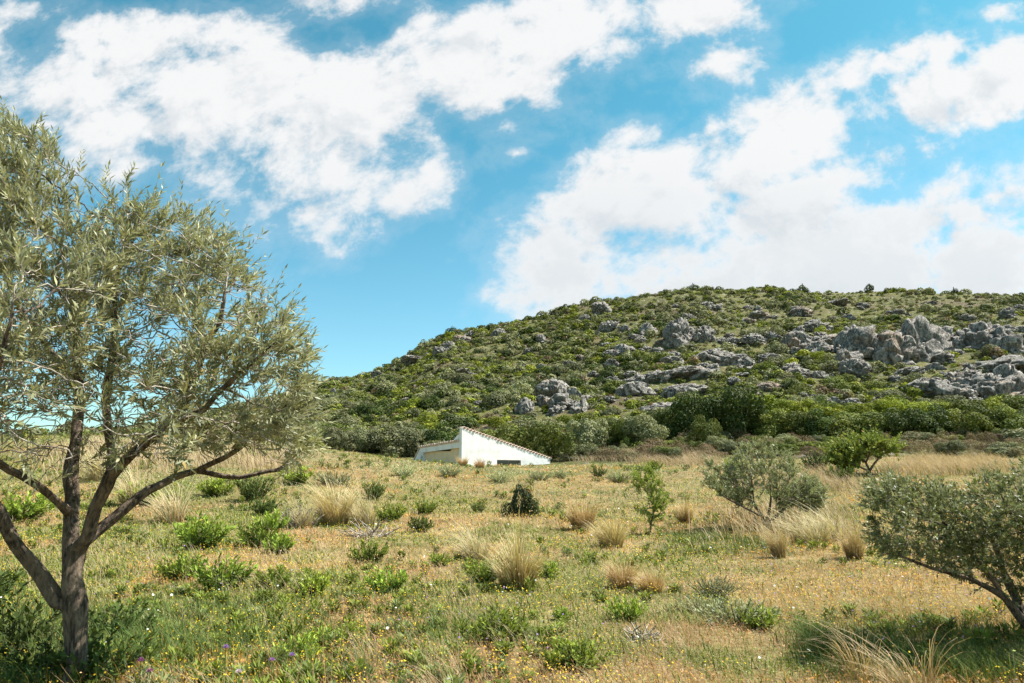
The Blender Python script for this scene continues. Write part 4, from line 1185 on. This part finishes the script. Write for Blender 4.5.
TUS = [  # px, py, width px, height px, kind, label
    (328, 525, 46, 44, 'a', 'golden dense grass tussock in the left meadow beside grey dead twigs'), (358, 526, 40, 40, 'w', 'pale wispy tussock just right of the left golden tussock'),
    (508, 588, 64, 60, 'a', 'largest golden tussock, in the middle of the meadow'), (577, 530, 38, 38, 'o', 'reddish gold tussock right of the dark conical shrub'), (606, 547, 40, 32, 'a', 'golden tussock right of the reddish one'),
    (617, 588, 40, 36, 'o', 'tussock with dark brown base above a green bush'), (646, 592, 38, 28, 'o', 'pale tussock with brown base, right of its pair'), (681, 523, 24, 26, 'a', 'small golden tussock right of the sapling'), (776, 558, 22, 34, 'a', 'narrow tussock with green base under the small olive'),
    (851, 559, 28, 38, 'a', 'upright golden tussock left of the dark olive crown'), (806, 545, 54, 36, 'w', 'pale wispy tussock right of the small olive stems'), (828, 540, 46, 32, 'w', 'wispy pale tussock beside the upright golden one'), (165, 523, 42, 40, 'w', 'pale wispy tussock between the right limbs of the tall olive'),
    (128, 505, 40, 40, 'w', 'pale dry tussock behind the forked olive trunk'), (478, 468, 14, 11, 'o', 'orange-brown tuft against the white farmhouse wall'), (461, 466, 14, 12, 'o', 'orange-brown tuft in front of the porch corner'), (655, 508, 20, 22, 'w', 'wispy tuft behind the sapling stem'),
    (95, 480, 40, 36, 'w', 'pale dry grass seen through the olive fork'), (300, 528, 26, 30, 'w', 'thin grey dry tussock left of the golden one'), (850, 676, 70, 56, 's', 'tall dry oat stalks bending left at the bottom right'), (900, 694, 80, 66, 's', 'tall pale seed stalks at the bottom right edge'),
    (470, 560, 40, 34, 'w', 'wispy pale grass trailing left of the largest tussock'), (740, 500, 26, 24, 'w', 'dry tuft at the left foot of the small olive'), (1000, 560, 36, 30, 'w', 'dry tuft below the crown of the dark olive')]
for i, (px, py, wp, hp, kd, lab) in enumerate(TUS):
    g0 = ground_at(px, py); fw = g0[1] * cp + (g0[2] - CAMZ) * sp
    src = {'a': TS, 'o': TSO, 'w': TSW, 's': TSS}[kd]
    o = link('grass_tussock', src[i % len(src)], loc=(g0[0] + wp * .15 * fw / F, g0[1], g0[2] - .02)); sw = wp * fw / F / .92; sh = hp * fw / F / .80
    o.scale = (sw, sw, sh); o.rotation_euler = (0, 0, rr.uniform(-.5, .5))
    tag(o, lab, 'grass tussock', 'dry grass tussocks in the meadow')

# ------------------------------------------------------------------ meadow ground cover
rngm = np.random.default_rng(2024)
def scatter(n, y0, y1, half=.92):
    y = y0 * (y1 / y0) ** rngm.uniform(0, 1, n)
    x = rngm.uniform(-half, half, n) * (y + 1.5)
    return x, y
def meadow(n, y0, y1):
    x, y = scatter(n, y0, y1)
    z = H(x, y)
    u = x / y
    gm = fbm(x / 2.6, y / 2.6, 0, 3, 61) + .11 * sstep(.0, -.4, u) + .07 * sstep(12, 5, y) * sstep(-.05, -.4, u) - .03 * sstep(.1, .6, u) - .0
    gm2 = fbm(x / .7, y / .7, 0, 2, 62)
    green = np.clip(sstep(.47, .60, gm + .25 * (gm2 - .5)), 0, 1)
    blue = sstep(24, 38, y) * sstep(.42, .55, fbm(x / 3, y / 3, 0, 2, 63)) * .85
    red = sstep(.40, .60, fbm(x / 4, y / 4, 0, 3, 64) + .08 * sstep(-.1, .3, u))
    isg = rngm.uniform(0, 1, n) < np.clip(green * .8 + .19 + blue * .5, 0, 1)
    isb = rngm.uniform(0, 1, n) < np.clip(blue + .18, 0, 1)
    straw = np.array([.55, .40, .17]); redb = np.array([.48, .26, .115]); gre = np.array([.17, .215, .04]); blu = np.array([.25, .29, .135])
    m = (red * rngm.uniform(.2, 1, n))[:, None]
    dry = straw * (1 - m) + redb * m
    pk = rngm.uniform(0, 1, n) < .10
    dry[pk] = np.array([.52, .42, .33])
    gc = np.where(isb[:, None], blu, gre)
    org = (~isg) & (rngm.uniform(0, 1, n) < .48 * sstep(.42, .6, fbm(x / 3, y / 3, 0, 2, 66)))
    dry[org] = np.array([.56, .33, .05])
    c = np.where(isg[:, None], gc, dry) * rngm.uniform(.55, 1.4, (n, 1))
    h = np.where(isg, rngm.uniform(.03, .12, n), rngm.uniform(.04, .15, n)) * np.where(rngm.uniform(0, 1, n) < .05, 2.2, 1) * (.75 + .5 * fbm(x / 1.5, y / 1.5, 0, 2, 65))
    h = h * np.where(y > 20, 1.15, 1)
    wd = np.where(isg, rngm.uniform(.006, .016, n), rngm.uniform(.003, .007, n)) * np.maximum(1, y / 7.5) ** .85
    ln = np.stack([rngm.normal(-.22, .35, n), rngm.normal(0, .35, n), 0 * x], 1)
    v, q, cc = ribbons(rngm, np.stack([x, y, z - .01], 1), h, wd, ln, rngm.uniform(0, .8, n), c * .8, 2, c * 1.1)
    # small broad leaves between the blades
    k = n // 2
    ii_ = rngm.integers(0, n, k)
    b = np.stack([x[ii_] + rngm.normal(0, .02, k), y[ii_], z[ii_] + h[ii_] * rngm.uniform(.1, .9, k)], 1)
    d = norm(rand_dirs(rngm, k) * np.array([1, 1, .7]) + np.array([0, 0, .25])); nr = norm(rand_dirs(rngm, k) + np.array([0, 0, .9]))
    sc = np.maximum(1, y[ii_] / 7.5) ** .9
    L_ = rngm.uniform(.012, .034, k) * sc; W_ = L_ * rngm.uniform(.3, .6, k)
    lv, lq = leaves_mesh(b, d, nr, L_, W_, .1)
    lc = c[ii_] * rngm.uniform(.75, 1.35, (k, 1)) * np.where(isg[ii_], 1.15, 1.0)[:, None]
    return np.concatenate([v, lv]), np.concatenate([q, lq + len(v)]), np.concatenate([cc, np.repeat(lc, 4, 0)])
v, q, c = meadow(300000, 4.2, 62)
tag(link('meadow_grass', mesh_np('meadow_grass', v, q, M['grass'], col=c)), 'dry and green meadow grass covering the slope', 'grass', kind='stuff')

# dry pale grass strips near the hill foot
def box_points(x0, x1, y0, y1, k):
    """k random ground points in the patch of meadow bounded by four ground corners"""
    G = np.array([[ground_at(px, py, 3) for px in np.linspace(x0, x1, 4)] for py in np.linspace(y0, y1, 4)])
    a, b = rngm.uniform(0, 2.999, k), rngm.uniform(0, 2.999, k); i, j = a.astype(int), b.astype(int); a, b = (a - i)[:, None], (b - j)[:, None]
    return (G[i, j] * (1 - a) + G[i + 1, j] * a) * (1 - b) + (G[i, j + 1] * (1 - a) + G[i + 1, j + 1] * a) * b
def strip(n, boxes):
    P = np.concatenate([box_points(*bx) for bx in boxes])
    P[:, 0] += rngm.normal(0, .4, len(P)); P[:, 1] += rngm.normal(0, .8, len(P))
    P = np.repeat(P, n, 0); P[:, 0] += rngm.normal(0, .5, len(P)); P[:, 1] += rngm.normal(0, .5, len(P)); P[:, 2] = H(P[:, 0], P[:, 1])
    k = len(P); m = rngm.uniform(0, 1, (k, 1))
    c = np.array([.50, .38, .19]) * (1 - m) + np.array([.58, .46, .29]) * m
    return ribbons(rngm, P, rngm.uniform(.35, .9, k), rngm.uniform(.02, .05, k), np.stack([rngm.normal(-.3, .3, k), rngm.normal(0, .2, k), np.zeros(k)], 1), np.full(k, .5), c * .7, 2, c)
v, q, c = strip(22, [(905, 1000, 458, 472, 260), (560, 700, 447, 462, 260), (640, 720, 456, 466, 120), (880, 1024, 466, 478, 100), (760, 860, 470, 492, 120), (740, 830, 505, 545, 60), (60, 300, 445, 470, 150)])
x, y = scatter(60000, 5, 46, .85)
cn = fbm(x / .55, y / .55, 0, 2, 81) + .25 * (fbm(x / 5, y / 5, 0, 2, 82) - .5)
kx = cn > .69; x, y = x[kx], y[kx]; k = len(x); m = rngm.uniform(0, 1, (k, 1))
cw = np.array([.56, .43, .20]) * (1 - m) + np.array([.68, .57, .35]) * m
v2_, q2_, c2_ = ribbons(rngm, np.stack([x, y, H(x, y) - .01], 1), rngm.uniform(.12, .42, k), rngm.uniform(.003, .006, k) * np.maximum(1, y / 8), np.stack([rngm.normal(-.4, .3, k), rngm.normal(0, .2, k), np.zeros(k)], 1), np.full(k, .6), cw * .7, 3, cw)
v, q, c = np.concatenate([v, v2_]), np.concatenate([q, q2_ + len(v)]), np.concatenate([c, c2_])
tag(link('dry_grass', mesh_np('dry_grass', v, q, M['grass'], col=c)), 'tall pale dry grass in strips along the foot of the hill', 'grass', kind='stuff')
# lush green grass patches under the trees, coloured dark to paint in their shadow
P = []
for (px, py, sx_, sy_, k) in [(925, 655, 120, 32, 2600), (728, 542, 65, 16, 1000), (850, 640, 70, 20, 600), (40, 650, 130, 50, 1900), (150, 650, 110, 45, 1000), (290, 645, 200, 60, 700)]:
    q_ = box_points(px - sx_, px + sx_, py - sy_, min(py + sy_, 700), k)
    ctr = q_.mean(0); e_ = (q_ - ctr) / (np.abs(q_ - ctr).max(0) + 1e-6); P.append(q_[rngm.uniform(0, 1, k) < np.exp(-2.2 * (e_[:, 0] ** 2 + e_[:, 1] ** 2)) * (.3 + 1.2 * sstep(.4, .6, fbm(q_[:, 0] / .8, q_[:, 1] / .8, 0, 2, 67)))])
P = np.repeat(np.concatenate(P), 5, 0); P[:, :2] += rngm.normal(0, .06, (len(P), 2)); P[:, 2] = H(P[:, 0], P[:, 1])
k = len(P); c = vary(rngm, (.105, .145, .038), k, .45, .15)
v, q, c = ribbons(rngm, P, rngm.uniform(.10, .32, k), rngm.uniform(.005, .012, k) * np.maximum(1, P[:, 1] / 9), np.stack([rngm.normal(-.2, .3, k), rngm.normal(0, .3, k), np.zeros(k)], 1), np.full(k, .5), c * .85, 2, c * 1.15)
tag(link('lush_shadow_grass', mesh_np('lush_shadow_grass', v, q, M['grass'], col=c)), 'lusher green grass in patches under the trees, darkened to carry their shadow', 'grass', kind='stuff')

# low green herbs, too many and too small to count
hp_ = []
for j in range(4):
    rg = np.random.default_rng(900 + j); n = 70
    a = rg.uniform(0, 6.28, n); r = .5 * np.sqrt(rg.uniform(0, 1, n)); b = np.stack([r * np.cos(a) * .5, r * np.sin(a) * .5, rg.uniform(0, .75, n)], 1)
    d = norm(np.stack([np.cos(a), np.sin(a), rg.uniform(.2, 1.6, n)], 1)); nr = norm(rand_dirs(rg, n) * .5 + np.array([0, 0, 1.0]))
    v, q = leaves_mesh(b, d, nr, rg.uniform(.25, .5, n), rg.uniform(.08, .17, n), .1)
    m = np.clip(b[:, 2:3] / .75 + rg.normal(0, .25, (n, 1)), 0, 1)
    hp_.append((v, q, np.repeat(np.array([.08, .12, .02]) * (1 - m) + np.array([.26, .33, .055]) * m, 4, 0)))
NHb = 5200
x, y = scatter(NHb, 4.6, 50, .85)
dn = fbm(x / 2.0, y / 2.0, 0, 3, 68) + .07 * sstep(-.05, -.4, x / y) - .05 * sstep(-.1, .2, x / y) + rngm.uniform(-.05, .05, NHb)
kx = dn > .52; x, y = x[kx], y[kx]; z = H(x, y)
V1, Q1, C1, off = [], [], [], 0
for i in range(len(x)):
    v, q, c = hp_[i % 4]; s_ = rngm.uniform(.08, .22) * max(1, y[i] / 14) ** .6; a = rngm.uniform(0, 6.28); ca, sa = math.cos(a), math.sin(a)
    V1.append(np.stack([(v[:, 0] * ca - v[:, 1] * sa) * s_ + x[i], (v[:, 0] * sa + v[:, 1] * ca) * s_ + y[i], v[:, 2] * s_ * rngm.uniform(.6, 1.1) + z[i] - .01], 1))
    Q1.append(q + off); off += len(v)
    tone = np.array([1.0, 1.0, 1.0]) if rngm.uniform() < .7 else np.array([1.05, 1.0, 2.2])
    C1.append(c * tone * rngm.uniform(.7, 1.25))
tag(link('meadow_herbs', mesh_np('meadow_herbs', np.concatenate(V1), np.concatenate(Q1), M['foliage'], col=np.concatenate(C1))), 'low leafy green herbs growing through the meadow grass', 'ground cover', kind='stuff')

# flowers
def flowers(name, n, y0, y1, size, cols, hgt, label, dens_seed, thr, xr=None, petals=6):
    x, y = scatter(n * 4, y0, y1)
    d = fbm(x / 2.6, y / 2.6, 0, 3, dens_seed) + .35 * (fbm(x / .6, y / .6, 0, 2, dens_seed + 40) - .5)
    okf = d + rngm.uniform(-.08, .08, len(x)) > thr
    if xr is not None: okf &= (x / y > xr[0]) & (x / y < xr[1])
    x, y = x[okf][:n], y[okf][:n]; n = len(x)
    z = H(x, y) + rngm.uniform(hgt[0], hgt[1], n)
    nrm_ = norm(np.stack([rngm.normal(0, .45, n), rngm.normal(-.35, .4, n), np.ones(n)], 1))
    a = norm(np.cross(nrm_, np.array([0, 1.0, .2]))); b = np.cross(nrm_, a)
    s_ = rngm.uniform(size[0], size[1], n) * np.maximum(1, y / 9) ** .7
    th = np.linspace(0, 2 * math.pi, petals, endpoint=False)
    ctr = np.stack([x, y, z], 1)
    ring = ctr[:, None] + s_[:, None, None] * (np.cos(th)[None, :, None] * a[:, None] + np.sin(th)[None, :, None] * b[:, None])
    V_ = ring.reshape(-1, 3); Q_ = np.arange(n * petals).reshape(n, petals)
    ci = rngm.integers(0, len(cols), n); cc = np.array(cols)[ci] * rngm.uniform(.8, 1.15, (n, 1))
    me = mesh_np(name, V_, Q_, M['petal'], col=np.repeat(np.clip(cc, 0, .95), petals, 0))
    tag(link(name, me), label, 'flowers', kind='stuff')
flowers('yellow_flowers', 26000, 4.5, 40, (.0045, .0095), [(.70, .46, .02), (.72, .52, .03), (.68, .38, .02)], (.05, .17), 'small yellow daisies dotted through the meadow grass', 71, .47)
flowers('purple_flowers', 380, 4.5, 16, (.006, .012), [(.35, .20, .48), (.42, .28, .50)], (.10, .24), 'small purple flowers scattered in the grass', 73, .52)
flowers('white_flowers', 150, 6, 28, (.007, .017), [(.78, .77, .72)], (.12, .25), 'small white flower heads scattered in the grass', 75, .45)

# purple thistles in the lower left
for i, (px, py, lab) in enumerate([(272, 660, 'purple thistle with two heads beside the large-leaved plant'), (226, 647, 'single purple thistle left of the paired thistle'), (292, 655, 'small purple thistle right of the paired thistle'), (238, 682, 'pale thistle head at the bottom edge'), (141, 660, 'magenta thistle right of the olive trunk base'), (150, 672, 'lower magenta thistle at the bottom left')]):
    top_ = at(px, py, 5.9 if py < 670 else 5.6)
    g0z = gz(top_[0], top_[1]); hh = max(.22, top_[2] - g0z)
    rt = link('thistle', None, loc=(top_[0], top_[1], g0z)); tag(rt, lab, 'thistle', 'thistles in the lower left meadow')
    sv, sq = tubes(np.array([[.02, 0, 0], [.0, .01, hh * .5], [0, 0, hh]]), np.array([-1, 0, 1]), np.array([.004, .0035, .003]), lambda q_: True, None)
    st = link('stem', mesh_np('stem', sv, sq, M['grass'], col=np.tile([.16, .2, .06], (len(sv), 1))), rt)
    rg = np.random.default_rng(i); n = 70
    d = rand_dirs(rg, n); d[:, 2] = np.abs(d[:, 2]); d = norm(d)
    colp = (.40, .22, .58) if i < 3 else ((.62, .52, .62) if i == 3 else (.48, .16, .42))
    v, q = leaves_mesh(np.tile([0, 0, hh - .004], (n, 1)) + d * .004, d, rand_dirs(rg, n), np.full(n, .024), np.full(n, .008))
    fl = link('flower_head', mesh_np('flower_head', v, q, M['petal'], col=np.repeat(vary(rg, colp, n, .25), 4, 0)), rt)

# dead grey twigs beside the left golden tussock
for i, (px, py, wp, lab) in enumerate([(300, 527, 46, 'tangle of grey dead twigs left of the golden tussock'), (372, 537, 50, 'low grey dead twigs trailing right of the pale tussock'), (640, 640, 40, 'thin grey dead stems lying right of the wide leafy bush')]):
    g0 = ground_at(px, py); fw = g0[1] * cp + (g0[2] - CAMZ) * sp; s_ = wp * fw / F * .5
    rg = np.random.default_rng(60 + i)
    pos_ = []; par_ = []
    for k in range(60):
        b = np.array([rg.normal(0, .3), rg.normal(0, .3), 0]); d = norm(np.array([rg.normal(0, .6), rg.normal(0, .5), rg.uniform(.1, 1.0) * (1 if i == 0 else .35)]))
        n0 = len(pos_)
        for j in range(4):
            pos_.append((b + d * .3 * j + rg.normal(size=3) * .05) * s_); par_.append(-1 if j == 0 else n0 + j - 1)
    v, q = tubes(np.array(pos_), np.array(par_), np.full(len(pos_), .0035 + .0004 * g0[1]), lambda q_: True, None)
    tag(link('dead_twigs', mesh_np('dead_twigs', v, q, M['twig']), loc=g0), lab, 'twigs')
